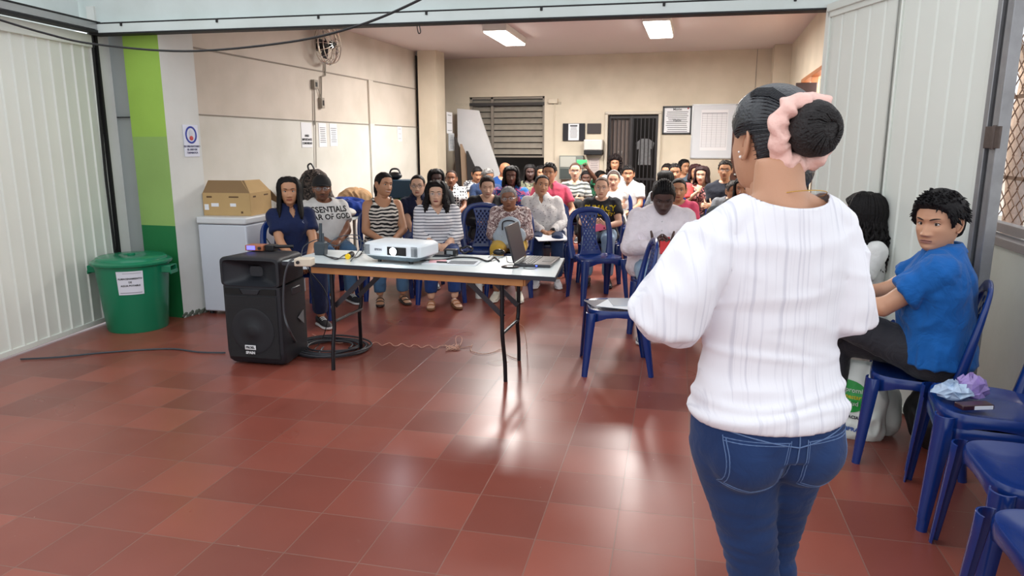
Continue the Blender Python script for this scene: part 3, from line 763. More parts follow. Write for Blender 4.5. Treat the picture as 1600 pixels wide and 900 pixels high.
def grid_head(na, nz, jaw=1.0, off=None, yoff=0.0):
    t = np.linspace(0, 1, nz)
    th0 = math.asin(.015/.077); nb_ = int(nz*.68); zs = np.concatenate([np.linspace(-.118, .05, nb_, endpoint=False), .035+.0768*np.sin(np.linspace(th0, math.pi/2, nz-nb_))])
    u = np.linspace(-math.pi, math.pi, na, endpoint=False); A = u-0.42*np.sin(u)
    W = WW(zs)*(1+(jaw-1)*np.clip(-zs/0.08, 0, 1)); F = FF(zs); B = BB(zs)
    out = np.zeros((nz, na, 3))
    for i, z in enumerate(zs):
        p = np.where(np.cos(A) > 0, 2/2.4, 1.0)
        sx = np.sign(np.sin(A))*np.abs(np.sin(A))**p; cy = np.abs(np.cos(A))**p
        x = W[i]*sx; y = np.where(np.cos(A) > 0, 0.008-(F[i]+0.008)*cy, 0.008+(B[i]-0.008)*cy)
        fr = np.clip(np.cos(A)*2, 0, 1)
        y = y + face_disp(x, z)*fr
        out[i, :, 0] = x; out[i, :, 1] = y; out[i, :, 2] = z
    return out, A, zs
def to_rings(m, G, mi=0): m.rings([[tuple(p) for p in row] for row in G], mi)

def build_head(hd, res=1):
    """slots: 0 skin 1 lips 2 eye white 3 iris 4 brow/lash 5 stubble"""
    m = M(); jaw = hd.get('jaw', 1.0); smile = hd.get('smile', 0)
    na, nz = (96, 84) if res > 1 else (60, 52)
    G, A, zs = grid_head(na, nz, jaw)
    to_rings(m, G, 0)
    if hd.get('stubble'):
        n = na
        for i in range(nz-1):
            for j in range(na):
                k = len(m.m) - ((nz-1)*na+2) + i*na + j
                a = abs(A[j])
                if zs[i] < -0.052+0.03*(max(0, a-0.6)) and a < 1.75 and not (abs(G[i, j, 0]) < .024 and -.078 < zs[i] < -.058): m.m[k] = 5
                if -0.060 < zs[i] < -.050 and abs(G[i, j, 0]) < .024 and a < 1: m.m[k] = 5
    def sy(x, z): return head_surf(x, z, jaw) + float(face_disp(np.array(x), np.array(z)))
    nb = 24 if res > 1 else 14
    closed = hd.get('closed', 0)
    for s in (-1, 1):
        cx = 0.030*s; cz = 0.0; y0 = sy(cx, cz)-0.0035
        hh = 0.0062*(1-0.75*closed)
        gx = hd.get('gaze', 0)*0.004; gz = hd.get('gazez', 0)*0.0015
        rs = []
        for (rx, rz, kx) in ((.0006, .0006, 1), (.0052, min(.0052, hh*0.98), 1), (.0056, min(.0055, hh*0.99), 1), (.010, hh*0.95, .4), (.0145, hh*0.75, 0), (.0155, .001, 0)):
            row = []
            for j in range(nb):
                ph = 2*math.pi*j/nb
                xx = cx+gx*kx+rx*math.cos(ph); zz = cz+gz*kx+rz*math.sin(ph)
                d = (xx-cx)/0.0155
                zz = cz + max(-hh, min(hh, zz-cz))*math.sqrt(max(0.02, 1-d*d*0.9))
                row.append((xx, y0+0.0065*d*d+0.001*(rx > .014), zz))
            rs.append(row)
        m.rings(rs[:2], 3, False); m.rings(rs[1:3], 3, False); m.rings(rs[2:], 2, False)
        m.add([p for p in rs[0]], [tuple(range(nb))], 3)
        arc = [(cx+s*x_, y0-0.0012+0.0065*(x_/0.0155)**2+0.0, cz+hh*math.sqrt(max(0, 1-(x_/0.0165)**2))+0.0006) for x_ in np.linspace(-.0155, .017, 9)]
        m.tube(arc, [.0004, .0008, .001, .0011, .0012, .0013, .0013, .0012, .0006], 5, 4)
        lid = [(p[0], p[1]+0.0012, p[2]+0.0024) for p in arc]
        m.tube(lid, [.001, .0022, .0026, .0028, .0028, .0028, .0026, .0022, .001], 6, 0)
        low = [(cx+s*x_, y0+0.0004+0.0065*(x_/0.0155)**2, cz-hh*math.sqrt(max(0, 1-(x_/0.0165)**2))-0.0012) for x_ in np.linspace(-.0155, .0155, 7)]
        m.tube(low, [.0008, .0018, .002, .002, .002, .0018, .0008], 5, 0)
        bt = hd.get('brow', 1.15)
        br = []
        for x_ in np.linspace(.012, .049, 7):
            z_ = .0185+0.006*math.sin((x_-.012)/.037*2.2)-hd.get('frown', 0)*0.004*(1-(x_-.012)/.037)
            br.append((s*x_, sy(s*x_, z_)-0.0006, z_))
        m.tube(br, [.0014*bt, .0026*bt, .003*bt, .003*bt, .0026*bt, .0018*bt, .0006], 6, 4, flat=0.9)
    lf = hd.get('lips', 1.0)
    xs = np.linspace(-.025-.004*smile, .025+.004*smile, 11)
    def lipz(x, b): return b + smile*0.007*(abs(x)/.026)**2 - (1-smile)*hd.get('frown', 0)*0.004*(abs(x)/.026)**2
    m.tube([(x, sy(x, -.064)-0.0008+0.0015*(abs(x)/.025)**2, lipz(x, -.0640)) for x in xs], [.0004]+[.0016*lf+.0016*lf*math.cos(x/.025*1.45)*(1-.15*(abs(x) < .003)) for x in xs[1:-1]]+[.0004], 6, 1, flat=0.9)
    m.tube([(x, sy(x, -.0715)-0.0010+0.002*(abs(x)/.025)**2, lipz(x, -.0712)) for x in xs], [.0004]+[.0014*lf+.0030*lf*math.cos(x/.025*1.45) for x in xs[1:-1]]+[.0004], 6, 1, flat=0.9)
    m.tube([(x, sy(x, -.068)-0.0030*math.cos(x/.025*1.4), lipz(x, -.0676)) for x in xs], 0.0007+0.0018*(smile > .6), 5, 2 if smile > .6 else 4)
    if hd.get('mustache'):
        m.tube([(x, sy(x, -.056)-0.001, -.0575-6*x*x) for x in np.linspace(-.026, .026, 9)], [.001]+[.0035]*7+[.001], 6, 4)
    for s in (-1, 1):   # ears: rim, lobe and concha
        c = Vector((s*0.0735, 0.010, -0.008))
        q = Matrix.Rotation(s*R(-22), 3, 'Z') @ Matrix.Rotation(R(-12), 3, 'X')
        m.sphere(c, (0.006, 0.015, 0.028), 12, 10, 0, q)
        rim = [c + q @ Vector((s*0.004, 0.017*math.cos(a), 0.031*math.sin(a)-0.0*math.cos(a))) for a in np.linspace(R(200), R(-95), 12)]
        m.tube(rim, [.002]+[.0042]*9+[.005, .006], 7, 0)
    # neck, continuing into the shoulders
    m.tube([(0, .012, -.040), (0, .016, -.075), (0, .022, -.115), (0, .030, -.16), (0, .034, -.20)], [.050*hd.get('neckw', 1)]*3+[.054*hd.get('neckw', 1), .062*hd.get('neckw', 1)], 24, 0, flat=1.0, up=(0, 1, 0))
    m.tube([(0, -.045, -.088), (0, -.030, -.104), (0, .0, -.118)], [.024, .032, .036], 14, 0, round_ends=True)
    return m

def hairline(a, st):
    d = abs(math.degrees(a))
    hf = st.get('front', .066)
    return float(np.interp(d, [0, 28, 50, 62, 72, 84, 96, 108, 125, 180], [hf, hf-.003-st.get('recede', 0)*-.02, hf-.018, .020, st.get('burn', -.012), .022, .026, -.02, st.get('nape', -.078)*.85, st.get('nape', -.078)]))
def hair_cap(st, na=64, nz=46, jaw=1.0):
    G, A, zs = grid_head(na, nz, jaw); off = st.get('off', .012); m = M()
    top = st.get('top', 1.0); seed = st.get('seed', 1)
    for i in range(nz):
        for j in range(na):
            x, y, z = G[i, j]; h = hairline(A[j], st)
            t = max(-1, min(1, (z-h)/0.012))
            c = Vector((0, 0.008, min(z, .035)*.9)); n = (Vector((x, y, z))-c); n.normalize()
            lump = 1 + st.get('lump', .15)*mnoise.noise(Vector((x, y, z))*38+Vector((seed, 0, 0)))*2
            o = (off*lump*(1+(top-1)*max(0, min(1, (z-.03)/.07))))*max(0, t)**.6 if t > 0 else 0.012*t
            G[i, j] = (x+n.x*o, y+n.y*o, z+n.z*o)
    to_rings(m, G, 0)
    return m
def scalp_pt(a, z, off):
    """a point above the scalp at azimuth a (0 = face) and height z"""
    za_ = np.array([z]); w = WW(za_)[0]; f = FF(za_)[0]; b = BB(za_)[0]
    x = w*math.sin(a); y = 0.008-(f+.008)*math.cos(a) if math.cos(a) > 0 else .008-(b-.008)*math.cos(a)
    p = Vector((x, y, z)); n = (p-Vector((0, .008, min(z, .03)))).normalized()
    return p+n*off
def long_locks(m, st):
    rr = random.Random(st.get('seed', 1)); L = st['len']; n = st.get('locks', 60); a0 = R(st.get('from', 66)); wav = st.get('wave', 0); wr = st.get('r', .013); fwd = st.get('fwd', 0.35)
    for layer in range(2):
        for i in range(n):
            a = a0 + (2*math.pi-2*a0)*(i+.5*layer)/(n-1+.5) ; a = min(a, 2*math.pi-a0)
            off = st.get('off', .012)*(.7+.5*layer)+rr.random()*.004
            pts = []
            for z in (.098, .08, .055, .03, .005, -.02):
                pts.append(scalp_pt(a, z, off))
            p = pts[-1]; sgn = 1 if math.sin(a) > 0 else -1
            frontness = max(0, 1-abs((a if a < math.pi else 2*math.pi-a)-a0)/0.9)
            k = 9; LL = L*(1-.12*rr.random())*(1 - .0*layer)
            for q in range(1, k+1):
                t = q/k
                pull = Vector((sgn*0.018*t if abs(math.sin(a)) > .5 else 0, -0.035*frontness*fwd*2*t + (.02 if math.cos(a) < 0 else 0)*t*0.6, -LL*t))
                wv = Vector((math.sin(t*st.get('freq', 16)+i*1.7), math.cos(t*st.get('freq', 16)+i*2.3), 0))*wav*min(1, t*3)
                pts.append(p+pull+wv)
            rad = [wr*.5]+[wr*.85]*2+[wr]*(len(pts)-6)+[wr*.8, wr*.55, wr*.2]
            m.tube(pts, rad[:len(pts)], 5, 0, up=(0, 1, 0))
    return m
def short_tufts(m, st, n=160, L=.022, r=.0045):
    rr = random.Random(st.get('seed', 1))
    for i in range(n):
        a = (rr.random()*2-1)*math.pi; z = .01+rr.random()*.098
        if z < hairline(a, st)+.006: continue
        p = scalp_pt(a, z, st.get('off', .012)*.7); n_ = (p-Vector((0, .01, .0))).normalized()
        d = (Vector((0, -1, .1)) if z > .07 and math.cos(a) > -.3 else Vector((0, .3, -1)))*.8+n_*.55+Vector((rr.random()-.5, rr.random()-.5, rr.random()-.5))*.5
        d.normalize()
        m.tube([p-n_*.004, p+d*L*.5+n_*.002, p+d*L], [r, r*.8, r*.15], 5, 0)
def curly(m, st, n=300, rad=.03):
    rr = random.Random(st.get('seed', 1)); low = st.get('low', -.10); a0 = st.get('from', 55)
    for i in range(n):
        a = R(a0)+(2*math.pi-2*R(a0))*rr.random(); z = low+rr.random()*(.112-low)
        if z > .05 and rr.random() < .5: a = (rr.random()*2-1)*math.pi
        zz = max(z, -.04)
        h = hairline(a, st)
        if zz < h and z > -.04 and a0 > 60 and math.cos(a) > .35: continue
        p = scalp_pt(a, zz, st.get('off', .03)*(.5+.6*rr.random()))
        p.z += (z-zz)
        if z < -.04: p.x *= 1.0+.6*min(1, (-.04-z)/.1)*.5
        m.sphere(p, rad*(.55+.4*rr.random()), 7, 5)
    return m

def hair_mesh(st):
    k = st['kind']
    m = M()
    if k == 'none': return None
    if k == 'bald':
        return None
    m.join(hair_cap(st))
    if k == 'short': short_tufts(m, st, st.get('n', 150), st.get('L', .018))
    elif k == 'long': long_locks(m, st)
    elif k == 'curly': curly(m, st, st.get('n', 260), st.get('r', .022))
    elif k in ('bun', 'tied'):
        c = Vector(st.get('bun', (0, .115, .03)))
        rr = random.Random(2)
        m.sphere(c, st.get('br', .035), 14, 10)
        if k == 'tied':
            m.tube(bez([c, c+Vector((.0, .03, -.04)), c+Vector((0, .02, -.12)), c+Vector((0, .01, -.2))], 4), [.024]*4+[.026]*4+[.02]*4+[.006], 8)
    elif k == 'braids':
        rr = random.Random(st.get('seed', 1))
        for i in range(26):
            a = R(70)+(2*math.pi-R(140))*i/25
            pts = [scalp_pt(a, z, .014) for z in (.1, .07, .03, -.01)]
            p = pts[-1]
            for t in range(1, 8): pts.append(p+Vector((.02*t/8*(1 if math.sin(a) > 0 else -1)+.003*math.sin(t*2+i), -.01*t/8, -st.get('len', .16)*t/7)))
            m.tube(pts, [.008]*(len(pts)-1)+[.003], 6, 0)
    elif k == 'cornrows':
        for i in range(9):
            x0 = -.056+.014*i
            pts = []
            for t in np.linspace(0, 1, 12):
                ang = -0.62+t*2.4
                p = Vector((x0*(1-.15*t)*(1 if t > .1 else .8), -.088*math.cos(ang+.15), .02+.094*math.sin(ang+.75)))
                e = abs(x0)/.075; w = math.sqrt(max(.05, 1-e*e))
                a = math.atan2(x0, -math.cos(ang)*.09)
                z = .112*math.sin(min(math.pi*.93, .62+t*2.0))*w
                y = -.094*math.cos(.62+t*2.0)
                pts.append(Vector((x0*1.0, y*w*1.04, z+.012)))
            m.tube(pts, [.004+.0035*(j % 2) for j in range(len(pts))], 6, 0)
    return m

def hand_mesh(m, wrist, d, n, side, curl=0.5, k=1.0, mi=0, spread=1.0, thumb=0.6, nseg=7):
    """palm, four unequal fingers with knuckle bends, and a thumb from the side; d = pointing direction, n = back-of-hand normal"""
    d = Vector(d).normalized(); n = Vector(n); n = (n-d*n.dot(d)).normalized(); l = d.cross(n)*side
    W = Vector(wrist)
    def ring(o, w, t, lo=0):
        return [W+d*o*k+l*lo*k+(l*math.cos(a)*w+n*math.sin(a)*t)*k for a in [2*math.pi*j/12 for j in range(12)]]
    m.rings([ring(-.02, .024, .019), ring(.0, .025, .018), ring(.02, .033, .017, .003), ring(.05, .040, .015, .002), ring(.078, .041, .0125), ring(.09, .036, .009)], mi)
    for i, (lo, ln) in enumerate(((.030, .070), (.0105, .079), (-.0095, .073), (-.028, .058))):
        c = curl*(1+.08*i); p = W+(d*.082+l*lo)*k; dd = (d+l*lo*2.2*spread).normalized(); pts = [p-dd*.012*k, p]
        ax = dd.cross(n).normalized()
        for s, fr in enumerate((.42, .32, .26)):
            dd = (Matrix.Rotation(-c*(.7, .9, .6)[s], 3, ax) @ dd)
            p = p+dd*ln*fr*k; pts.append(p)
        m.tube(pts, [.0095*k, .0092*k, .0088*k, .0080*k, .0066*k], nseg, mi, round_ends=True)
    p = W+(d*.022+l*.022)*k; dd = (d*.62+l*.75-n*.25*thumb).normalized(); pts = [p-dd*.01*k, p]
    ax = dd.cross(n).normalized()
    for s, ln in enumerate((.038, .032, .026)):
        p = p+dd*ln*k; pts.append(p)
        dd = (Matrix.Rotation(-.35*thumb, 3, n*side) @ dd); dd = (dd-n*.12).normalized()
    m.tube(pts, [.015*k, .0145*k, .0115*k, .0105*k, .008*k], nseg, mi, round_ends=True)

def ik(a, b, l1, l2, hint):
    a = Vector(a); b = Vector(b); d = b-a; D = min(d.length, (l1+l2)*.999); d.normalize()
    x = (l1*l1-l2*l2+D*D)/(2*D); h = math.sqrt(max(0, l1*l1-x*x))
    u = Vector(hint); u = (u-d*u.dot(d)).normalized()
    return a+d*x+u*h, a+d*D

def ring_h(z, rx, ry, y=0, x=0, n=28, tilt=0):
    return [(x+rx*math.cos(2*math.pi*j/n), y+ry*math.sin(2*math.pi*j/n)*1.0, z+tilt*math.sin(2*math.pi*j/n)) for j in range(n)]
def disp(me, amp, freq, seed=0):
    """cloth folds: the surface itself is pushed in and out"""
    n = len(me.vertices); nm = [v.normal.copy() for v in me.vertices]
    for i, v in enumerate(me.vertices):
        c = v.co; q = Vector((c.x*freq, c.y*freq, c.z*freq*0.55+seed))
        f = mnoise.noise(q+Vector((mnoise.noise(q*.7)*1.5, 0, 0)))
        f = 1-abs(f)*2.2
        v.co = c + nm[i]*(f-.3)*amp
    me.update()
def cut_neck(me, rx, rz, zc, shape='round', back=0.3, ymid=0.0):
    """open the neckline and pull the cut edge onto a clean curve"""
    bm = bmesh.new(); bm.from_mesh(me)
    def g(c):
        rzz = rz if c.y < ymid+.01 else rz*back
        dx = abs(c.x)/rx; dz = (zc-c.z)/rzz
        if dz < 0: dz = 0
        return dx+dz if shape == 'v' else math.hypot(dx, dz)
    kill = [f for f in bm.faces if g(f.calc_center_median()) < 1 and f.calc_center_median().z > zc-rz-.02]
    if not kill: bm.free(); return
    bmesh.ops.delete(bm, geom=kill, context='FACES')
    for v in bm.verts:
        if v.is_boundary:
            k = g(v.co)
            if 0.5 < k < 1.5 and abs(v.co.x) < rx*1.6:
                s = 1/k
                v.co.x *= s
                if v.co.z < zc: v.co.z = zc-(zc-v.co.z)*s
    loose = [v for v in bm.verts if not v.link_faces]
    bmesh.ops.delete(bm, geom=loose, context='VERTS')
    bm.to_mesh(me); bm.free()
def thick(o, t=0.004):
    s = o.modifiers.new('thickness', 'SOLIDIFY'); s.thickness = t; s.offset = 1.0

def shoe_mesh(a, d, k, kind):
    """one shoe: sole, rounded toe, heel counter and collar; a = ankle point, d = toe direction"""
    m = M(); d = Vector(d).normalized(); s = Vector((-d.y, d.x, 0)); A = Vector((a[0], a[1], 0))
    sole = 0.028 if kind != 'flat' else .014; zb = 0.0
    def sec(o, w, z0, z1, n=14):
        return [A+d*o*k+s*w*k*math.copysign(abs(math.cos(t))**.8, math.cos(t))+Vector((0, 0, z0+(z1-z0)*(.5+.5*math.copysign(abs(math.sin(t))**.7, math.sin(t))))) for t in [2*math.pi*j/n for j in range(n)]]
    m.rings([sec(-.068, .018, .004, sole), sec(-.06, .030, zb, sole), sec(-.02, .034, zb, sole), (sec(.05, .036, zb, sole)), sec(.12, .044, zb, sole), sec(.165, .036, .004, sole), sec(.185, .018, .010, sole)], 1)
    if kind == 'sandal':
        m.rings([sec(-.06, .022, sole-.002, .05), sec(-.02, .028, sole, .075), sec(.05, .030, sole, .06), sec(.12, .038, sole, .038), sec(.165, .030, sole, .030)], 2)
        for o in (.04, .1): m.tube([A+d*o*k+s*x*k+Vector((0, 0, sole+(.040 if o < .05 else .022)*math.sqrt(max(0, 1-(x/.042)**2)))) for x in np.linspace(-.04, .04, 9)], .008, 6, 0, flat=.5)
    else:
        m.rings([sec(-.064, .022, sole-.004, .075), sec(-.05, .032, sole-.004, .088), sec(-.01, .036, sole-.004, .092), sec(.035, .037, sole-.004, .078), sec(.09, .042, sole-.004, .055), sec(.145, .038, sole-.004, .046), sec(.178, .020, sole-.004, .034)], 0)
        for o in (.03, .05, .07): m.tube([A+d*o*k+s*x*k+Vector((0, 0, .086-.32*(o-.03)-(x/.03)**2*.012)) for x in np.linspace(-.022, .022, 5)], .003, 5, 1)
    return m

SK = {'light': (206, 160, 130), 'fair': (214, 172, 146), 'tan': (186, 136, 104), 'brown': (138, 92, 68), 'dark': (104, 70, 56), 'deep': (80, 57, 52)}
DEF = dict(skin='tan', sex='f', w=1.0, fat=1.0, hyaw=0, byaw=0, pitch=0, roll=0)
ARMS = {   # wrist targets (local), hint, palm normal, finger direction, curl
    'lap': dict(w=((-.05, -.30, .60), (.05, -.31, .60)), d=((.7, -.7, -.25), (-.7, -.7, -.25)), n=((0, -.3, 1), (0, -.3, 1)), curl=.55),
    'thighs': dict(w=((-.13, -.30, .61), (.13, -.30, .61)), d=((.15, -1, -.35), (-.15, -1, -.35)), n=((0, -.1, 1), (0, -.1, 1)), curl=.25),
    'low': dict(w=((-.04, -.33, .55), (.05, -.33, .56)), d=((.5, -.6, -.5), (-.5, -.6, -.5)), n=((0, -.5, .8), (0, -.5, .8)), curl=.7),
    'crossed': dict(w=((.09, -.215, .745), (-.09, -.235, .715)), d=((1, .1, .05), (-1, .1, .05)), n=((0, -1, .3), (0, -1, .3)), curl=.5),
    'chin': dict(w=((-.04, -.20, .90), (.09, -.23, .70)), d=((.2, .4, 1), (-1, .1, .1)), n=((0, -1, .3), (0, -1, .3)), curl=1.3),
    'phone': dict(w=((-.07, -.33, .66), (.07, -.33, .66)), d=((.5, -.55, .45), (-.5, -.55, .45)), n=((-.6, -.5, -.5), (.6, -.5, -.5)), curl=.9),
    'raised': dict(w=((-.10, -.22, .64), (.02, -.30, 1.30)), d=((.4, -.8, 0), (-.6, -.1, .8)), n=((0, -.3, 1), (0, 1, .1)), curl=.9),
    'hug': dict(w=((-.01, -.24, .74), (.03, -.26, .68)), d=((.9, -.3, .1), (-.9, -.3, .1)), n=((0, -1, .2), (0, -1, .2)), curl=.4),
}
def person(p):
    c = dict(DEF); c.update(p); fem = c['sex'] == 'f'; res = c.get('res', 1)
    H = atD(*c['head'])                         # crown of the head in the room
    k = (H.z-.43)/.82; kk = 0.5+0.5*k
    camdir = math.atan2(-H.x, H.y) * -1.0
    # heading so that forward = (sin t, -cos t): facing the camera is t = atan2(-x, y)
    tcam = math.atan2(-H.x, H.y)
    bt = tcam+R(c['byaw']) if not c.get('abs') else R(c['byaw'])
    ht = R(c['hyaw'])+tcam-bt if not c.get('abs') else R(c['hyaw'])-bt
    lean = c.get('lean', 0.0)
    side = c.get('side', 0.0)
    root_xy = H - Matrix.Rotation(bt, 3, 'Z') @ Vector((side, lean*.7-.02, 0))
    root = empty('person', (root_xy.x, root_xy.y, 0), bt)
    tag(root, c['label'], 'person', c.get('group'))
    w = c['w']*(0.93 if fem else 1.06); fat = c['fat']
    def Zs(z): return .43+(z-.43)*k
    def X(z): return side*max(0, min(1, (z-.5)/.6))
    def Yl(z): return lean*max(0, (z-.5))
    # ---- torso sections: z, rx, ry, y
    if fem: S = [(.440, .150, .105, .0), (.50, .182, .128, .0), (.58, .165, .118, .0), (.66, .143, .108, 0), (.72, .140, .106, -.003), (.80, .150, .118, -.012), (.86, .152, .112, -.010), (.91, .160, .092, .0), (.945, .150, .076, .006), (.975, .105, .064, .012), (1.005, .058, .055, .014)]
    else: S = [(.440, .150, .110, .0), (.50, .175, .130, .0), (.58, .165, .122, -.0), (.66, .158, .118, -.005), (.74, .162, .118, -.006), (.82, .175, .118, -.006), (.88, .182, .112, -.003), (.92, .180, .095, .003), (.955, .165, .080, .008), (.983, .110, .068, .012), (1.01, .062, .058, .014)]
    def tors(m, inf, z0=0, z1=9, low=None):
        rs = []
        for z, rx, ry, y in S:
            if z < z0-1e-6 or z > z1: continue
            f = 1+(fat-1)*(1.0 if z < .86 else .35)
            rs.append(ring_h(Zs(z), rx*w*f+inf, ry*f+inf*(1 if z < .9 else .7), y+Yl(z)-(fat-1)*.06*(z < .84), X(z)))
        m.rings(rs)
        if fem:
            for s in (-1, 1): m.sphere((s*.068*w+X(.82), -.085*(1+(fat-1)*.6)-inf+Yl(.82), Zs(.815)), (.062*w, .052, .060), 14, 10)
    # ---- arms
    pose = ARMS[c.get('arms', 'lap')]; arm = []
    for i, s in enumerate((-1, 1)):
        sh = Vector((s*.155*w+X(.95), .005+Yl(.95), Zs(.918)))
        wt = Vector(c.get('wrist%d' % i, pose['w'][i])); wt.z = Zs(wt.z)
        hint = (s*.9, .5, -.55) if c.get('arms') != 'raised' or i == 0 else (.9, -.1, -.5)
        el, wr = ik(sh, wt, .275*kk, .245*kk, hint)
        arm.append((sh, el, wr, Vector(c.get('hd%d' % i, pose['d'][i])), Vector(pose['n'][i])))
    ar = (.047 if fem else .050)*(1+(fat-1)*.8)
    def armtube(m, s, e, wr, f0=0, f1=2, inf=0.0, flare=0.0):
        P = []; Rr = []
        def at(f):
            if f <= 1: return s.lerp(e, f), ar*(1-.22*f)*(1.06 if f < .3 else 1)
            return e.lerp(wr, f-1), ar*(.80-.28*(f-1)) * (1.05 if 1.1 < f < 1.5 else 1)
        N = 9; mx = f1
        for q in range(N+1):
            f = f0+(mx-f0)*q/N; p_, r_ = at(f)
            P.append(p_); Rr.append(r_+inf+flare*q/N)
        m.tube(P, Rr, 16)
    # ---- legs
    legs = []
    hs = .088*w
    for i, s in enumerate((-1, 1)):
        hip = Vector((s*hs, -.02, Zs(.515)))
        kn = Vector(c.get('knee%d' % i, (s*.105, -.44*kk, .475+.03*k))); an = Vector(c.get('ank%d' % i, (s*.11, -.41*kk, .085)))
        legs.append((hip, kn, an))
    def legtube(m, h, kn, an, inf=0, end=1.0, wide=0):
        P = []; Rr = []
        for f in np.linspace(0, 1, 7): P.append(h.lerp(kn, f)); Rr.append((.084-.026*f)*(1+(fat-1)*.6)*(1.02 if not fem else 1)+inf)
        for f in np.linspace(.12, end, 7):
            P.append(kn.lerp(an, f)); Rr.append(.056+.004*math.sin(f*3.1)-.021*max(0, f-.25)/.75*(1-wide)+inf)
        P = [P[0]+Vector((0, .05, 0))]+P
        Rr = [Rr[0]*.9]+Rr
        m.tube(P, Rr, 18)
    # ---- body: one skinned surface with head, arms, hands, legs
    b = M(); tors(b, 0)
    for sh, el, wr, d, n in arm: armtube(b, sh, el, wr); b.sphere(sh, ar*1.05, 12, 8); b.sphere(el, ar*.80, 10, 8)
    for h, kn, an in legs: legtube(b, h, kn, an); b.sphere(kn+Vector((0, 0, 0)), .055, 12, 8)
    bm_ = remesh(b, .014 if res == 1 else .009, 5)
    full = M(); full.v = [tuple(v.co) for v in bm_.vertices]; full.f = [tuple(pl.vertices) for pl in bm_.polygons]; full.m = [0]*len(full.f)
    bpy.data.meshes.remove(bm_)
    for i, (sh, el, wr, d, n) in enumerate(arm): hand_mesh(full, wr, d, n, -1 if i == 0 else 1, c.get('curl', pose['curl']), .98 if not fem else .9, nseg=6 if res == 1 else 9)
    hd = c.get('face', {}); hm = build_head(hd, res)
    hk = c.get('hsize', 1.0)*(1.0 if fem else 1.03)
    hc = Vector((side, lean*.62-.02, H.z-.125*hk))
    piv = Vector((0, .025, -.11))
    hq = Matrix.Translation(hc) @ Matrix.Translation(piv*hk) @ Matrix.Rotation(ht, 4, 'Z') @ Matrix.Rotation(R(c['pitch']), 4, 'X') @ Matrix.Rotation(R(c['roll']), 4, 'Y') @ Matrix.Translation(-piv*hk) @ Matrix.Scale(hk, 4)
    hm.xf(hq); full.join(hm)
    sk = SK[c['skin']] if isinstance(c['skin'], str) else c['skin']
    lipc = hd.get('lipc', tuple(int(v) for v in (sk[0]*.84, sk[1]*.62, sk[2]*.62)))
    hairc = c['hair'].get('color', (22, 18, 18)) if c.get('hair') else (30, 26, 24)
    browc = tuple(int(v*.8) for v in hd.get('browc', (34, 26, 24)))
    mats = [skin_mat(sk), mat('lips_%d_%d_%d' % lipc, lipc, .4, var=0), mat('eye_white', (214, 208, 202), .25, var=0), mat('iris', (34, 22, 18), .15, var=0), mat('brow_%d_%d_%d' % browc, browc, .8, var=0),
            mat('stubble_%d_%d_%d' % sk, tuple(int(v*.80) for v in sk), .6, var=.1, vscale=60)]
    me = full.mesh('body'); link('body', me, mats, root, 180)
    # ---- shirt
    sl = c.get('sleeve', 'short'); g = M()
    top = c.get('shirt'); hem = c.get('hem', .475)
    inf = c.get('loose', .014)
    tors(g, inf, c.get('z0', 0))
    if sl != 'none':
        fl = {'short': .62, 'half': .95, 'three': 1.55, 'long': 1.93, 'cap': .3}[sl]
        for sh, el, wr, d, n in arm:
            armtube(g, sh, el, wr, -.05, fl, inf*.8, .012 if sl == 'short' else 0.0)
            g.sphere(sh, ar*1.0+inf*.7, 12, 8)
            if fl > 1: g.sphere(el, ar*.85+inf*.8, 10, 8)
    gm = remesh(g, .0115 if res == 1 else .008, 4)
    disp(gm, c.get('fold', .006), 11, c['head'][0]*.1)
    if sl == 'none':
        bmx = bmesh.new(); bmx.from_mesh(gm)
        kl = [f for f in bmx.faces if f.calc_center_median().z > Zs(.83) and abs(f.calc_center_median().x-X(.9)) > .118*w+max(0, (Zs(.93)-f.calc_center_median().z))*.45]
        bmesh.ops.delete(bmx, geom=kl, context='FACES'); bmx.to_mesh(gm); bmx.free()
    nk = c.get('neck', ('round', .075, .055))
    for v in gm.vertices: v.co.x -= X(.95)
    cut_neck(gm, nk[1], nk[2], Zs(1.0), nk[0], c.get('nback', .35), .012+Yl(.95))
    for v in gm.vertices: v.co.x += X(.95)
    so = link('shirt', gm, top, root, 180); thick(so)
    if c.get('collar'):
        cm = M(); zc = Zs(.992); n = 26; rs = []
        for (dr, dz, o) in ((.006, -.004, 0), (.004, .030, 0), (.010, .034, 1), (.030, .004, 1), (.034, -.006, 1)):
            row = []
            for j in range(n):
                a = R(14)+(2*math.pi-R(28))*j/(n-1)
                rx, ry = .064+dr, .062+dr
                fr = math.cos(a)
                dip = -.022*max(0, fr)**2-(.020*max(0, fr)**3 if o and dz < .02 else 0)
                row.append((X(.98)+rx*math.sin(a), .012+Yl(.98)-ry*math.cos(a), zc+dz+dip))
            rs.append(row)
        cm.rings(rs, 0, False, False)
        co = cm.build('collar', c.get('collarm', top), root, 180); thick(co, .003)
    if c.get('placket'):
        bv = BVHTree.FromPolygons([v.co for v in gm.vertices], [p_.vertices for p_ in gm.polygons])
        pts = []
        for z in np.linspace(Zs(.93), Zs(.56), 12):
            h = bv.ray_cast(Vector((X(z/k), -1, z)), Vector((0, 1, 0)))
            if h[0]: pts.append(h[0]+Vector((0, -.003, 0)))
        if len(pts) > 3:
            pm = M(); pm.tube(pts, .012, 6, 0, flat=.2, up=(0, -1, 0)); pm.build('placket', c.get('collarm', top), root)
            bt_ = M()
            for q in pts[1::2]: bt_.sphere(q+Vector((0, -.004, 0)), (.005, .002, .005), 8, 5)
            bt_.build('button', mat('shirt_button', (190, 190, 190), .4), root)
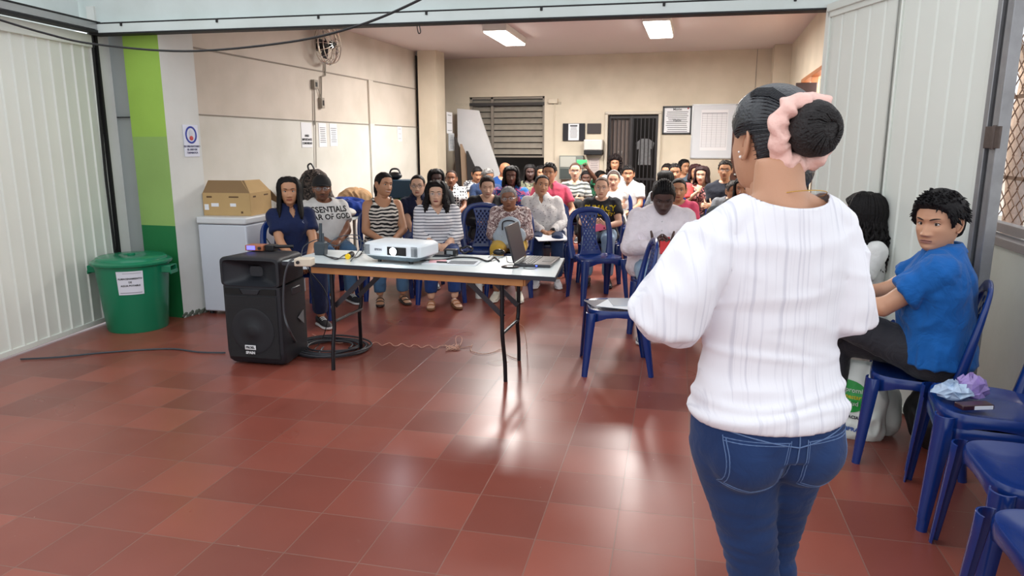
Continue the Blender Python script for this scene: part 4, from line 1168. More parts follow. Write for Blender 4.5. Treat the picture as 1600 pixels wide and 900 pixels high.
    if c.get('print'):
        bv = BVHTree.FromPolygons([v.co for v in gm.vertices], [p_.vertices for p_ in gm.polygons])
        for (s_, size, z, pc, x0) in c['print']:
            tm = text_mesh(s_, size, bold=size*.03)
            bmx = bmesh.new(); bmx.from_mesh(tm); bmesh.ops.subdivide_edges(bmx, edges=[e for e in bmx.edges if e.calc_length() > .02], cuts=2); bmesh.ops.triangulate(bmx, faces=bmx.faces); bmx.to_mesh(tm); bmx.free()
            for v in tm.vertices:
                x_, z_ = v.co.x+x0, v.co.y+Zs(z); h = bv.ray_cast(Vector((x_, -1, z_)), Vector((0, 1, 0)))
                yy = h[0].y if h[0] else -.12
                v.co = (x_, yy-.0055-abs(v.co.z), z_)
            link('lettering', tm, mat('print_%d_%d_%d' % pc, pc, .6, var=0), root, 0)
    # ---- trousers
    t = M()
    rs = [ring_h(Zs(z), rx*w*(1+(fat-1))+.010, ry*fat+.010, y-(fat-1)*.05) for z, rx, ry, y in S[:3]]
    t.rings(rs)
    end = c.get('trouser_end', .93)
    for h, kn, an in legs: legtube(t, h, kn, an, .011, end, c.get('wide', .3)); t.sphere(kn, .063, 12, 8)
    tm = remesh(t, .0135 if res == 1 else .009, 4); disp(tm, .006, 12, 5)
    link('trousers', tm, c['legs'], root, 180)
    # ---- shoes
    sk_, sc_, so_ = c.get('shoes', ('sneaker', (60, 60, 64), (210, 210, 210)))
    for i, (h, kn, an) in enumerate(legs):
        if c.get('noshoe%d' % i): continue
        shm = shoe_mesh(an, c.get('toe%d' % i, ((-1 if i == 0 else 1)*.15, -1, 0)), .97 if fem else 1.06, sk_)
        if an.z > .12: shm.v = [(q[0], q[1], q[2]+an.z-.085) for q in shm.v]
        shm.build('shoe', [mat('shoe_%d_%d_%d' % sc_, sc_, .5), mat('sole_%d_%d_%d' % so_, so_, .6), skin_mat(sk)], root)
    # ---- hair and things worn on the head
    if c.get('hair'):
        h_ = hair_mesh(c['hair'])
        if h_:
            h_.xf(hq); h_.build('hair', mat('hair_%d_%d_%d' % hairc, hairc, .62, var=.25, vscale=60, bump=.5, bscale=90, spec=.22), root, 180)
    if c.get('glasses'):
        gl = M(); f = mat('glasses_%d_%d_%d' % c['glasses'], c['glasses'], .3, .3, var=0)
        for s in (-1, 1):
            gl.tube([(s*.031+.0215*math.cos(a), -.099-0.0+.006*abs(math.cos(a))*(1 if math.cos(a)*s > 0 else 0), -.002+.0155*math.sin(a)) for a in np.linspace(0, 2*math.pi, 17)], .0016, 5)
            gl.tube([(s*.052, -.094, .002), (s*.072, -.06, .002), (s*.078, .0, 0), (s*.078, .018, -.008)], .0016, 5)
        gl.tube([(-.010, -.099, 0), (0, -.101, .003), (.010, -.099, 0)], .0016, 5)
        gl.xf(hq); go = gl.build('glasses', f, root, 60)
        ln = M()
        for s in (-1, 1): ln.rings([[(s*.031+.0205*math.cos(a), y, -.002+.0145*math.sin(a)) for a in np.linspace(0, 2*math.pi, 17)[:-1]] for y in (-.0985, -.0975)])
        ln.xf(hq); ln.build('lens', mat('clear_lens', (235, 240, 245), .12, var=0, alpha=.07, spec=.3), go, 0)
    if c.get('headband'):
        hb = M(); hb.tube([Vector((.0845*math.sin(a), -.012+.004, .012+.110*math.cos(a)))*1.02 for a in np.linspace(-1.75, 1.75, 18)], .007, 6, flat=.6)
        hb.xf(hq); hb.build('headband', mat('headband_grey', c['headband'], .6), root)
    if c.get('cap'):
        cp = M(); G, A, zs = grid_head(40, 40)
        rs = []
        for i in range(40):
            if zs[i] < .018: continue
            z = zs[i]; rs.append([tuple(Vector(q)+((Vector(q)-Vector((0, .01, 0))).normalized()*.014)) for q in G[i]])
        cp.rings(rs, 0, True)
        br = []
        for t_ in np.linspace(0, 1, 5):
            br.append([(math.sin(a)*(.080-.004*t_), -.075*math.cos(a)-.05*t_*max(0, math.cos(a))-.012, .030-.010*t_*t_+.008*math.cos(a*1.4)) for a in np.linspace(-1.15, 1.15, 14)])
        cp.rings(br, 0, False, False)
        cp.xf(hq); co = cp.build('cap', mat('cap_cloth', c['cap'], .8, bump=.3), root, 60)
        thick(co, .003)
    if c.get('necklace'):
        nm = M(); nm.tube([(X(.95)+.062*math.sin(a), .005+Yl(.95)-.080*math.cos(a)*(1 if math.cos(a) > 0 else .7), Zs(.975)-.030*max(0, math.cos(a))) for a in np.linspace(0, 2*math.pi, 25)], .0015, 5)
        nm.build('necklace', mat('gold', (210, 170, 90), .25, .9, var=0), root)
    if c.get('watch') is not None:
        sh, el, wr, d, n = arm[c['watch']]; a_ = (wr-el).normalized(); wm = M(); q0 = el.lerp(wr, .90)
        wm.tube([q0-a_*.011, q0+a_*.011], .033, 16); wm.sphere(q0+Vector((0, -.028, .018)), (.018, .012, .018), 10, 6)
        wm.build('wristwatch', mat('black_plastic'), root)
    return root, arm, k

def locw(root, v):
    return Matrix.Translation(root.location) @ Matrix.Rotation(root.rotation_euler.z, 4, 'Z') @ Vector(v)
# ================================================================== CHAIRS
plast = mat('navy_plastic', (16, 46, 112), 0.22, var=0.05, vscale=5, spec=0.55)
def build_chair():
    o = empty('plastic_chair')
    def sq(s, z, cy=0.0, n=40, fx=.215, fy=.215, p=3.6):
        r = []
        for j in range(n):
            a = 2*math.pi*j/n; c, q = math.cos(a), math.sin(a)
            x = math.copysign(abs(c)**(2/p), c)*fx*s; y = math.copysign(abs(q)**(2/p), q)*fy*s
            x *= 1-.06*(y > 0)*(y/fy)
            r.append((x, y+cy, z))
        return r
    def wav(ring, lo):      # apron is cut higher between the legs
        return [(x, y, z+(lo*(1-min(1, (max(0, min(abs(x), abs(y))-.06))/.10)))) for x, y, z in ring]
    m = M()
    m.rings([wav(sq(1.00, .360), .035), sq(1.02, .405), sq(1.015, .428), sq(.985, .438), sq(.93, .436), sq(.80, .424), sq(.55, .417), sq(.25, .415), sq(.02, .415)], 0, False)
    m.rings([wav(sq(.975, .360), .035), sq(.985, .41), sq(.96, .425), sq(.8, .418), sq(.5, .411), sq(.02, .409)], 0, False)
    a, b_ = wav(sq(1.0, .360), .035), wav(sq(.975, .360), .035)
    m.rings([a, b_], 0, False)
    m.build('seat', plast, o, 60)
    for sx in (-1, 1):
        for sy in (-1, 1):
            t = M(); rs = []
            top = Vector((sx*.185, sy*.185, .425)); bot = Vector((sx*.222, sy*.232, 0)) if sy < 0 else Vector((sx*.205, sy*.262, 0))
            a0 = math.atan2(sy, sx)
            for f in (0, .04, .15, .4, .7, .93, 1.0):
                c = top.lerp(bot, f); r = .046-.020*f
                if f < .05: c.z = .425-.02*f
                ro = [c+Vector((math.cos(a0+w)*r, math.sin(a0+w)*r, 0)) for w in np.linspace(-1.5, 1.5, 9)]
                ri = [c+Vector((math.cos(a0+w)*(r-.006), math.sin(a0+w)*(r-.006), 0)) for w in np.linspace(1.45, -1.45, 9)]
                rs.append(ro+ri)
            t.rings(rs); t.build('leg', plast, o, 50)
    t = M()
    P = [(-.192, .175, .40), (-.205, .200, .50), (-.212, .222, .60), (-.208, .245, .70), (-.188, .266, .785), (-.13, .284, .843), (-.06, .291, .862), (0, .293, .867)]
    P = P+[(-x, y, z) for x, y, z in P[-2::-1]]
    C = bez(P, 5); rs = []
    n_ = len(C)
    for i, c in enumerate(C):
        tn = (C[min(i+1, n_-1)]-C[max(i-1, 0)]).normalized(); yy = Vector((0, 1, -.0)); yy = (yy-tn*yy.dot(tn)).normalized(); ww = tn.cross(yy)
        hw = .027+.010*max(0, 1-(c.z-.4)/.15); th = .013+.016*max(0, 1-(c.z-.40)/.45)
        rs.append([c+ww*math.copysign(abs(math.cos(a))**.6, math.cos(a))*hw+yy*math.copysign(abs(math.sin(a))**.6, math.sin(a))*th for a in [2*math.pi*j/12 for j in range(12)]])
    t.rings(rs); bk = t.build('backrest', plast, o, 60)
    # centre splat with pierced diamonds
    nu, nv = 17, 46; vs = []; fs = []
    for j in range(nv+1):
        f = j/nv; z = .425+.42*f; y = .180+.105*f**.9; hw = .062+.050*(2*f-1)**2+.012*(1-f)
        for i in range(nu+1):
            u = 2*i/nu-1; vs.append((u*hw, y+.012*(1-u*u), z))
    def hole(i, j):
        if i < 2 or i > nu-3 or j < 5 or j > nv-5: return False
        a = (i-8) % 4; b2 = j % 6
        return (a == 0 and b2 in (1, 2)) or (a == 2 and b2 in (4, 5))
    for j in range(nv):
        for i in range(nu):
            if not hole(i, j):
                q = j*(nu+1)+i; fs.append((q, q+1, q+nu+2, q+nu+1))
    t = M(); t.add(vs, fs); sp_ = t.build('splat', plast, bk, 60); thick(sp_, .006)
    return o
chair0 = build_chair()
for c_ in list(chair0.children)+[g_ for q_ in chair0.children for g_ in q_.children]:      # the seat is less deep than wide
    for v_ in c_.data.vertices: v_.co.y *= .87
_used = [False]
def chair(x, y, rz, label, z=0, group='navy plastic chairs', child=None):
    o = chair0 if not _used[0] else copy_tree(chair0); _used[0] = True
    o.location = (x, y, z); o.rotation_euler.z = rz; tag(o, label, 'chair', group)
    return o
cA = chair(-0.565, 4.70, R(-78.5), 'empty navy plastic chair with papers on its seat, back toward the woman in white')
cB = chair(-1.00, 6.78, R(32), 'empty navy plastic chair with pierced back facing the room, in front of the yellow-print shirt')
cM = chair(1.035, 3.66, R(-103), 'navy plastic chair the man in the blue shirt sits on')
cS1 = chair(1.118, 3.105, R(-97.5), 'lower navy chair of the nested pair by the wall')
cS2 = chair(1.118, 3.105, R(-97.5), 'upper navy chair of the nested pair, wrappers on its seat', z=.052)
c3 = chair(1.115, 2.60, R(-90), 'empty navy chair between the nested pair and the nearest chair')
c4 = chair(1.03, 2.06, R(-88), 'nearest empty navy chair, cut by the bottom right corner')
cE1 = chair(-2.24, 6.98, R(14), 'empty navy chair between the woman in black striped blouse and the grey-haired woman')

# ================================================================== THE TABLE AND WHAT STANDS ON IT
tabm = mat('pale_laminate', (222, 230, 230), 0.25, var=0.04, spec=0.6)
legm = mat('black_table_steel', (34, 33, 38), 0.35, 0.4, var=0.1)
TR = R(0.0)
tb = empty('folding_table', (-1.775, 4.35, 0)); tag(tb, 'white-topped folding table with black steel legs in front of the audience', 'table')
TZ = 0.74
def trp(pts, z): return [(x, y, z) for x, y in pts]
top = [(-.925, -.27), (.945, -.36), (.86, .355), (-.905, .275)]
t = M(); t.rings([trp(top, .712), trp(top, .7385)], 0)
tt = t.build('tabletop', mat('dark_table_edge', (38, 40, 50), .5), tb, bevel=.002)
t = M(); ins = [(x*.996, y*.988) for x, y in top]; t.rings([trp(ins, .736), trp(ins, TZ)], 0); t.build('laminate', tabm, tt)
t = M()
i2 = [(-.72, -.235), (.74, -.305), (.70, .29), (-.70, .235)]
for a, b_ in ((0, 1), (1, 2), (2, 3), (3, 0)):
    p, q = Vector((*i2[a], .688)), Vector((*i2[b_], .688)); d = q-p
    t.box((p+q)/2, (d.length, .022, .046), rz=math.atan2(d.y, d.x))
t.build('apron', mat('raw_pine', (190, 132, 78), .55, var=.15, vscale=14), tb, bevel=.002)
def table_legs(xf, ff, fb):
    # a folding leg frame: two bent tubes, a crosspiece, a hinged brace
    for (y0_, ft) in ((-.20, ff), (.20, fb)):
        x0 = xf; t = M()
        t.tube(bez([(x0, y0_, .69), (x0+.0, y0_, .40), (x0+(ft[0]-x0)*.25, y0_*.98, .30), (x0+(ft[0]-x0)*.8, y0_+(ft[1]-y0_)*.75, .14), (ft[0], ft[1], .0)], 5), .0135, 10)
        t.build('leg', legm, tb)
    for zc in (.33, .66): M().tube([(xf, -.20, zc), (xf, .20, zc)], .011, 8).build('crossbar', legm, tb)
F = lambda px, py: (atZ(px, py).x+1.775, atZ(px, py).y-4.35)
table_legs(-.60, F(521, 578), F(564, 545))
table_legs(.575, F(790, 596), F(811, 563))
for xa, s in ((-.60, 1), (.575, -1)):
    for y in (-.17, .17): M().box((xa+s*.13, y, .555), (.36, .006, .032), rot=Matrix.Rotation(-s*R(43), 3, 'Y')).build('brace', mat('grey_brace', (58, 56, 62), .35, .5), tb)
blk = mat('black_plastic'); blkg = mat('black_gloss_plastic', (16, 17, 20), .25)
# projector
px = atY(614, 390, 4.30)
pj = empty('projector', (-1.935, 4.30, TZ), R(-8)); tag(pj, 'white projector with its lens lit on the folding table', 'projector')
wpl = mat('projector_white', (226, 232, 236), .35, var=.02)
t = M()
def prr(fx, fy, z, cut=.03): return [(-fx+cut, -fy, z), (fx-cut, -fy, z), (fx, -fy+cut, z), (fx, fy-cut, z), (fx-cut, fy, z), (-fx+cut, fy, z), (-fx, fy-cut, z), (-fx, -fy+cut, z)]
t.rings([prr(.205, .135, .045), prr(.215, .145, .055), prr(.215, .145, .118), prr(.198, .132, .132)]); t.build('housing', wpl, pj, bevel=.006)
t = M(); t.rings([prr(.17, .11, .018), prr(.205, .138, .045)]); t.build('base', mat('projector_grey', (100, 112, 120), .4), pj, bevel=.003)
t = M()
for x, y in ((-.12, -.08), (.12, -.08), (0, .09)): t.tube([(x, y, 0), (x, y, .02)], .014, 10)
t.build('foot', blk, pj)
t = M(); t.box((.055, -.147, .086), (.140, .008, .054)); lb = t.build('lens_recess', blkg, pj, bevel=.003)
t = M(); t.lathe([(.006, .0), (.027, .002), (.027, .010), (.024, .011)], n=20); t.v = [(x+.035, -.148-z, y+.086) for x, y, z in t.v]; t.build('lens_ring', mat('dark_glass', (30, 36, 44), .1), lb)
M().sphere((.035, -.158, .086), (.025, .007, .025), 16, 10).build('lens', mat('lit_lens', (255, 255, 255), .2, emit=(235, 245, 255), estr=120, var=0), lb)
t = M()
for i in range(8):
    t.box((-.178, -.1455, .060+i*.0082), (.055, .004, .004))
    t.box((.183, -.1445, .060+i*.0082), (.045, .004, .003))
for i in range(5): t.box((.165+i*.0095, -.1445, .081), (.002, .004, .05))
t.build('vent', mat('vent_dark', (70, 80, 88), .6), pj)
text('lettering', 'EPSON', .018, (-.085, -.1465, .090), (R(90), 0, 0), mat('logo_grey', (120, 126, 134), .5), pj, bold=.0008)
l = bpy.data.lights.new('projector_beam', 'SPOT'); l.energy = 18; l.spot_size = R(32); l.color = (.85, .93, 1); l.shadow_soft_size = .02
lo = bpy.data.objects.new('projector_beam', l); col.objects.link(lo); lo.parent = pj; lo.location = (.035, -.17, .075); lo.rotation_euler = (R(93), 0, 0)
# white adapter block with a plug, dark power block with antennas, yellow plug
def on(px, py, z=TZ): return atZ(px, py, z)
v = on(472, 412, TZ+.02)
o = empty('power_strip', (v.x, v.y+.03, TZ), R(12)); tag(o, 'cream power adapter box with a cable at the table edge by the speaker', 'adapter')
M().box((0, 0, .028), (.11, .08, .05)).build('box', mat('cream_plastic'), o, bevel=.006)
M().tube([(-.028, -.041, .03), (-.028, -.052, .03)], .011, 10).build('plug', blk, o)
v = on(495, 400)
o = empty('radio_receiver', (v.x+.0, v.y+.06, TZ), R(5)); tag(o, 'dark grey block receiver with an upright antenna on the table, left of the projector', 'receiver')
t = M(); t.rings([[(x*s, y*s, z) for x, y in ((-.042, -.034), (.042, -.034), (.042, .034), (-.042, .034))] for z, s in ((0, .85), (.06, .98), (.088, .9), (.094, .6))]); t.build('body', mat('slate_plastic', (50, 60, 68), .5), o, bevel=.006)
t = M(); t.tube([(0, .0, .09), (.002, .01, .22)], .012, 8); t.tube([(.018, .0, .09), (.012, .01, .15)], .010, 8); t.build('antenna', mat('slate_plastic'), o)
v = on(545, 405)
o = empty('yellow_plug', (v.x, v.y, TZ)); tag(o, 'black cable connector with a bright yellow round cap, left of the projector', 'plug')
t = M(); t.tube([(0, .05, .03), (0, .0, .022)], .019, 12); t.build('body', blk, o)
M().tube([(0, -.004, .020), (0, -.018, .019)], .019, 16).build('cap', mat('yellow_cap', (250, 205, 20), .4, var=0), o)
def cable(name, pts, r, m, label, grp=None, n=6, res=6):
    o = M().tube(bez(pts, res), r, n).build(name, m, smooth=180); return tag(o, label, 'cable', grp)
tz = TZ+.006
P_ = lambda px, py, z=tz: tuple(on(px, py, z))
T_ = lambda px, py, Y=4.45: tuple(atY(px, py, Y))
cable('tangled_cable', [P_(470, 402), T_(476, 384), T_(500, 374), T_(525, 384), T_(545, 372), T_(570, 380), T_(560, 400), P_(540, 404), P_(520, 402), T_(505, 396, 4.4), T_(525, 372, 4.5), T_(560, 368, 4.5), T_(562, 388, 4.5), P_(548, 408)], .0035, mat('dark_grey_cord', (62, 68, 76), .5), 'tangle of thin dark cables arching over the table behind the yellow plug', 'cables on the table')
cable('projector_cable', [P_(504, 397), P_(515, 402), P_(527, 405), P_(540, 398), P_(556, 402), P_(566, 396)], .004, blk, 'black cable running along the table from the receiver to the projector', 'cables on the table')
cable('speaker_cable', [T_(466, 403, 4.12), T_(452, 410, 4.0), T_(444, 440, 3.98), T_(444, 490, 3.98), T_(454, 520, 4.0), (atZ(470, 548).x, atZ(470, 548).y, .02), (atZ(490, 560).x, atZ(490, 560).y, .01), (atZ(505, 545).x, atZ(505, 545).y, .012)], .0075, mat('grey_cable', (58, 60, 66), .45), 'thick grey cable hanging from the adapter down in front of the speaker')
cable('hanging_lead', [P_(487, 405), T_(480, 418, 4.62), T_(505, 450, 4.7), T_(513, 475, 4.7), T_(510, 510, 4.7), (atZ(500, 538).x, atZ(500, 538).y, .01), (atZ(482, 556).x, atZ(482, 556).y, .01)], .004, blk, 'thin black lead dropping behind the table to the floor')
# flat things on the table right of the projector
v = on(706, 411)
o = empty('printed_sheets', (v.x, v.y, TZ), R(6)); tag(o, 'printed sheets with a pink slip at the front of the table', 'papers')
M().box((0, 0, .003), (.36, .17, .004)).build('sheet', paper, o)
M().box((-.10, .02, .0065), (.11, .10, .003), rz=.2).build('pink_slip', mat('pink_paper', (236, 180, 186), .7), o)
t = M()
for i in range(8): t.box((.07, -.06+i*.017, .006), (.18, .003, .001))
t.build('text_lines', ink, o)
M().tube([(-.09, -.04, .012), (-.02, -.045, .012)], .005, 8).build('marker', blk, o)
v = on(693, 399)
o = M().box((v.x, v.y, TZ+.008), (.13, .16, .016), rz=.1).build('notebook', mat('black_cover', (34, 36, 44), .4), bevel=.003); tag(o, 'flat closed black notebook just right of the projector', 'notebook')
v = on(705, 393, TZ+.03)
o = empty('webcam', (v.x, v.y, TZ)); tag(o, 'small black boxed device with a grey screen behind the printed sheets', 'device')
M().box((0, 0, .024), (.085, .06, .048)).build('body', blk, o, bevel=.006)
M().box((0, -.031, .026), (.045, .003, .026)).build('screen', mat('grey_screen', (150, 156, 160), .2), o)
t = M(); v = on(724, 398); c0 = Vector((v.x, v.y+.06, TZ+.015))
t.tube([c0+Vector((.045*math.cos(a)*(1+.1*math.sin(3*a)), .03*math.sin(a), .012+.016*math.sin(a)+.006*math.sin(5*a))) for a in np.linspace(0, 12.4, 40)], .007, 6)
tag(t.build('coiled_adapter', blk), 'black coiled cord bundle on the table between device and laptop', 'cable')
cable('black_strap_cable', [P_(655, 407), P_(690, 406), P_(715, 402), P_(745, 403), P_(762, 408), P_(772, 402), P_(780, 408)], .006, blk, 'thick black cord lying along the table toward the laptop', 'cables on the table')
cable('thin_mouse_wire', [P_(763, 402), P_(772, 397), P_(768, 408), P_(790, 400), P_(795, 410), P_(825, 411), P_(838, 414), P_(836, 420), P_(818, 419), P_(830, 411)], .0022, blk, 'very thin black wire looping in front of the laptop', 'cables on the table')
v = on(797, 418)
M_ = M().lathe([(.0, 0), (.055, .0), (.060, .004), (.050, .009), (.01, .010)], n=24); o = M_.build('round_coaster', blkg, loc=(v.x, v.y+.01, TZ)); tag(o, 'flat black round disc on the table edge before the laptop', 'disc')
v = on(776, 401)
o = M().sphere((v.x, v.y+.06, TZ+.022), (.045, .03, .022), 14, 8).build('computer_mouse', blkg); tag(o, 'rounded black mouse behind the laptop screen edge', 'mouse')
# laptop: open, seen from its left side
o = empty('laptop', (-1.045, 4.45, TZ), R(91)); tag(o, 'open black laptop seen side-on at the right end of the table', 'laptop')
t = M(); t.box((0, 0, .011), (.345, .235, .018)); t.build('base', mat('laptop_grey', (58, 57, 60), .35, .3), o, bevel=.004)
t = M()
for r_ in range(5):
    for c_ in range(14): t.box((-.145+c_*.0223, -.005+r_*.019+.01, .0215), (.018, .015, .003))
t.box((0, -.07, .0205), (.10, .06, .001))
t.build('keyboard', blk, o)
t = M(); q = Matrix.Rotation(R(-14), 3, 'X')
cc = Vector((0, .118, .02))+q @ Vector((0, 0, .12)); t.box(cc, (.345, .008, .235), rot=q); sc_ = t.build('screen', mat('laptop_lid', (44, 46, 52), .35, .2), o, bevel=.003)
M().box(cc+q @ Vector((0, -.0048, 0)), (.32, .001, .205), rot=q).build('display', mat('dark_display', (26, 30, 34), .35, var=0, emit=(60, 70, 80), estr=.05), sc_)
M().box((-.1735, -.03, .012), (.002, .01, .006)).build('indicator', mat('blue_led', (40, 60, 255), .3, emit=(60, 80, 255), estr=6, var=0), o)

# ================================================================== SPEAKER AND RECEIVER
sp = empty('loudspeaker', (-2.955, 4.27, 0), R(3)); tag(sp, 'big black floor loudspeaker with a round woofer and white badge beside the table', 'loudspeaker')
cab = mat('speaker_black', (26, 29, 36), .55, var=.1, bump=.15, bscale=140)
t = M()
def rrect(hx, y0, y1, z, c=.035):
    return [(-hx+c, y0, z), (hx-c, y0, z), (hx-c*.3, y0+c*.3, z), (hx, y0+c, z), (hx*.86, y1-c, z), (hx*.80, y1, z), (-hx*.80, y1, z), (-hx*.86, y1-c, z), (-hx, y0+c, z), (-hx+c*.3, y0+c*.3, z)]
t.rings([rrect(.205, -.175, .17, .012), rrect(.218, -.195, .19, .035), rrect(.222, -.205, .20, .10), rrect(.222, -.205, .20, .555)])
def fr(hx, z0_, z1_, y, e=.22, n=40):
    cz, hz = (z0_+z1_)/2, (z1_-z0_)/2
    return [(hx*math.copysign(abs(math.cos(a))**e, math.cos(a)), y, cz+hz*math.copysign(abs(math.sin(a))**e, math.sin(a))) for a in [2*math.pi*j/n for j in range(n)]]
t.rings([fr(.175, .552, .735, .20), fr(.185, .552, .752, .16), fr(.215, .552, .757, -.15), fr(.222, .552, .757, -.185), fr(.218, .553, .752, -.205), fr(.200, .560, .735, -.207), fr(.190, .566, .728, -.190), fr(.10, .585, .705, -.155, .5), fr(.05, .605, .690, -.12, .7), fr(.028, .615, .680, -.06, .8)])
t.build('cabinet', cab, sp, 40)
t = M(); t.box((0, -.206, .275), (.385, .012, .44)); gr = t.build('grille', mat('speaker_grille', (20, 22, 27), .6, var=.2, vscale=200, bump=.6, bscale=400), sp, bevel=.006)
t = M(); t.lathe([(.155, 0), (.160, .003), (.150, .005), (.12, .003), (.05, .003), (.045, .006), (.02, .009), (.002, .010)], n=40); t.v = [(x, -.211-z, y+.25) for x, y, z in t.v]; t.build('woofer', mat('woofer_black', (24, 27, 33), .6), gr, 60)
t = M(); t.rings([fr(.06, .612, .682, -.118, .6), fr(.045, .618, .676, -.112, .6)], 0)
t.build('horn', mat('horn_black', (30, 35, 44), .35), sp, 60)
for s in (-1, 1): M().prism([(s*.190, .503), (s*.190, .543), (s*.085, .543), (s*.06, .503)], -.208, -.2125).build('port', mat('port_hole', (8, 8, 9), .8), sp)
t = M(); t.prism([(-.055, .503), (.055, .503), (.075, .538), (-.075, .538)], -.207, -.216); t.build('handle_block', cab, sp, bevel=.003)
t = M(); t.box((-.02, -.2235, .135), (.082, .004, .032)); bd = t.build('badge', mat('badge_white', (226, 228, 230), .4), sp, bevel=.003)
text('lettering', 'PROEL', .022, (-.02, -.2262, .135), (R(90), 0, 0), ink, bd, bold=.001)
text('lettering', 'SPAIN', .026, (-.02, -.2265, .098), (R(90), 0, 0), mat('badge_white'), sp, bold=.001)
t = M(); t.box((.205, .02, .50), (.02, .12, .05)); t.build('handle', mat('handle_grey', (50, 52, 58), .4), sp, bevel=.006)
t = M(); t.prism([(.02, .30), (.10, .24), (.10, .34)], .211, .215, axis='x'); t.build('tape', mat('grey_tape', (120, 122, 126), .6), sp)
z0 = .757
v = atZ(398, 392, z0)
o = empty('mixer_unit', (v.x, v.y+.03, z0), R(5)); tag(o, 'small orange-faced receiver with a glowing violet screen on top of the loudspeaker', 'receiver')
M().box((0, 0, .022), (.135, .09, .040)).build('case', mat('receiver_orange', (176, 108, 78), .4, .3), o, bevel=.004)
M().box((-.022, -.046, .024), (.062, .002, .028)).build('display', mat('violet_display', (60, 60, 200), .3, emit=(110, 110, 255), estr=1.6, var=0), o)
M().tube([(.045, -.045, .022), (.045, -.056, .022)], .011, 14).build('knob', blk, o)
v = atZ(413, 392, z0)
o = empty('adapter_block', (v.x+.02, v.y+.03, z0)); tag(o, 'black adapter block with antenna wires beside the orange-faced receiver', 'adapter')
M().box((0.02, 0, .022), (.07, .07, .042)).build('body', blk, o, bevel=.004)
t = M(); t.tube([(-.0, .02, .04), (-.05, .05, .075)], .004, 6); t.tube([(.05, .0, .03), (.11, .02, .03), (.17, .04, .03)], .012, 8); t.build('wire', blk, o)
v = atZ(340, 395, z0)
M_ = M().box((-3.09, 4.40, z0+.012), (.05, .03, .022)); tag(M_.build('black_knob_cover', blk, bevel=.006), 'tiny black lump on the far left corner of the loudspeaker top', 'cap')
v = atZ(456, 388, z0)
# cables on the floor
f_ = lambda px, py, z=.008: tuple(atZ(px, py, z))
cable('floor_cable', [f_(32, 561), f_(90, 558), f_(150, 552), f_(215, 547), f_(270, 545), f_(310, 550), f_(352, 551)], .006, mat('dark_grey_cord'), 'dark cable crossing the floor from the gate to the loudspeaker')
cc = atZ(522, 546); pts = []
for k in range(150):
    a = 2*math.pi*k/25; i = k/25
    r0 = .14+.026*i+.012*math.sin(i*2.3); pts.append((cc.x+.02*math.sin(i*1.7)-.03+r0*math.cos(a+i*.6)*(1.1+.05*math.sin(2*a+i)), cc.y+r0*.95*math.sin(a+i*.6)+.01*math.sin(i), .010+.010*(1+math.sin(i*2.6))+.004*math.sin(3*a)))
o = M().tube(bez(pts, 2), .0075, 7).build('coiled_cable', mat('grey_cable'), smooth=180)
tag(o, 'thick grey cable coiled on the floor between loudspeaker and table leg', 'cable')
wm = mat('pale_orange_wire', (220, 170, 148), .5)
pts = [f_(488, 522), f_(510, 532), f_(530, 536), f_(545, 533), f_(566, 533)]
for i in range(20): pts.append(f_(572+i*6.2, 536+i*.35+2.5*math.sin(i*1.9)))
for i in range(18): pts.append(f_(704+11*math.cos(i*2.3)+(i*.4), 543+5*math.sin(i*2.9), .012+.004*math.sin(i)))
pts += [f_(718, 541), f_(722, 530, .02), f_(718, 525, .035), f_(712, 528, .03), f_(716, 542), f_(735, 541), f_(738, 538), f_(736, 548), f_(755, 553), f_(772, 550), f_(782, 546), f_(795, 556), f_(808, 561)]
cable('twisted_wire', pts, .0028, wm, 'thin pale orange wire with a knot trailing over the floor under the table', n=5, res=4)
cable('loose_wire_end', [T_(805, 503, 4.68), T_(817, 510, 4.68), T_(821, 525, 4.68), T_(823, 540, 4.7), f_(823, 545)], .0024, wm, 'pale orange wire end dangling by the right table leg', n=5)

# ================================================================== BIN
bn = empty('water_bin', (-4.535, 4.735, 0), 0); tag(bn, 'round green plastic bin with lid and paper label by the gate', 'bin')
gr_ = mat('green_plastic', (18, 124, 88), .28, var=.04, vscale=3); grl = mat('green_plastic_lid', (26, 128, 92), .25, var=.04)
M().lathe([(.19, .003), (.225, .0), (.232, .02), (.272, .50), (.278, .555), (.268, .56), (.26, .50)], n=56).build('body', gr_, bn, 50)
M().lathe([(.296, .545), (.302, .552), (.302, .568), (.285, .578), (.268, .582), (.262, .598), (.245, .606), (.14, .612), (.06, .613), (.05, .606), (.03, .605), (.03, .622), (.022, .626), (.001, .627)], n=56).build('lid', grl, bn, 50)
for s in (-1, 1):
    t = M(); an = R(15.3)+(0 if s > 0 else math.pi); d = Vector((math.cos(an), math.sin(an), 0)); w_ = Vector((-d.y, d.x, 0))
    for q in (-1, 1): t.box(d*.30+w_*.055*q+Vector((0, 0, .50)), (.08, .012, .055), rz=an)
    t.box(d*.338+Vector((0, 0, .475)), (.012, .125, .030), rz=an)
    t.box(d*.30+Vector((0, 0, .525)), (.07, .12, .012), rz=an)
    t.build('handle', gr_, bn, bevel=.004)
la0 = R(-90+15.3+28+2); LT_ = M(); rs = []
for zz in (.325, .515):
    rs.append([])
    for a in np.linspace(-.35, .35, 10):
        rr_ = .232+(.272-.232)*(zz-.02)/.48+.004; aa = R(-90+38)+a
        rs[-1].append((rr_*math.cos(aa), rr_*math.sin(aa), zz))
LT_.rings(rs, 0, False, False); lbm = LT_.build('label', mat('label_paper', (226, 230, 240), .5, var=.02), bn, 180)
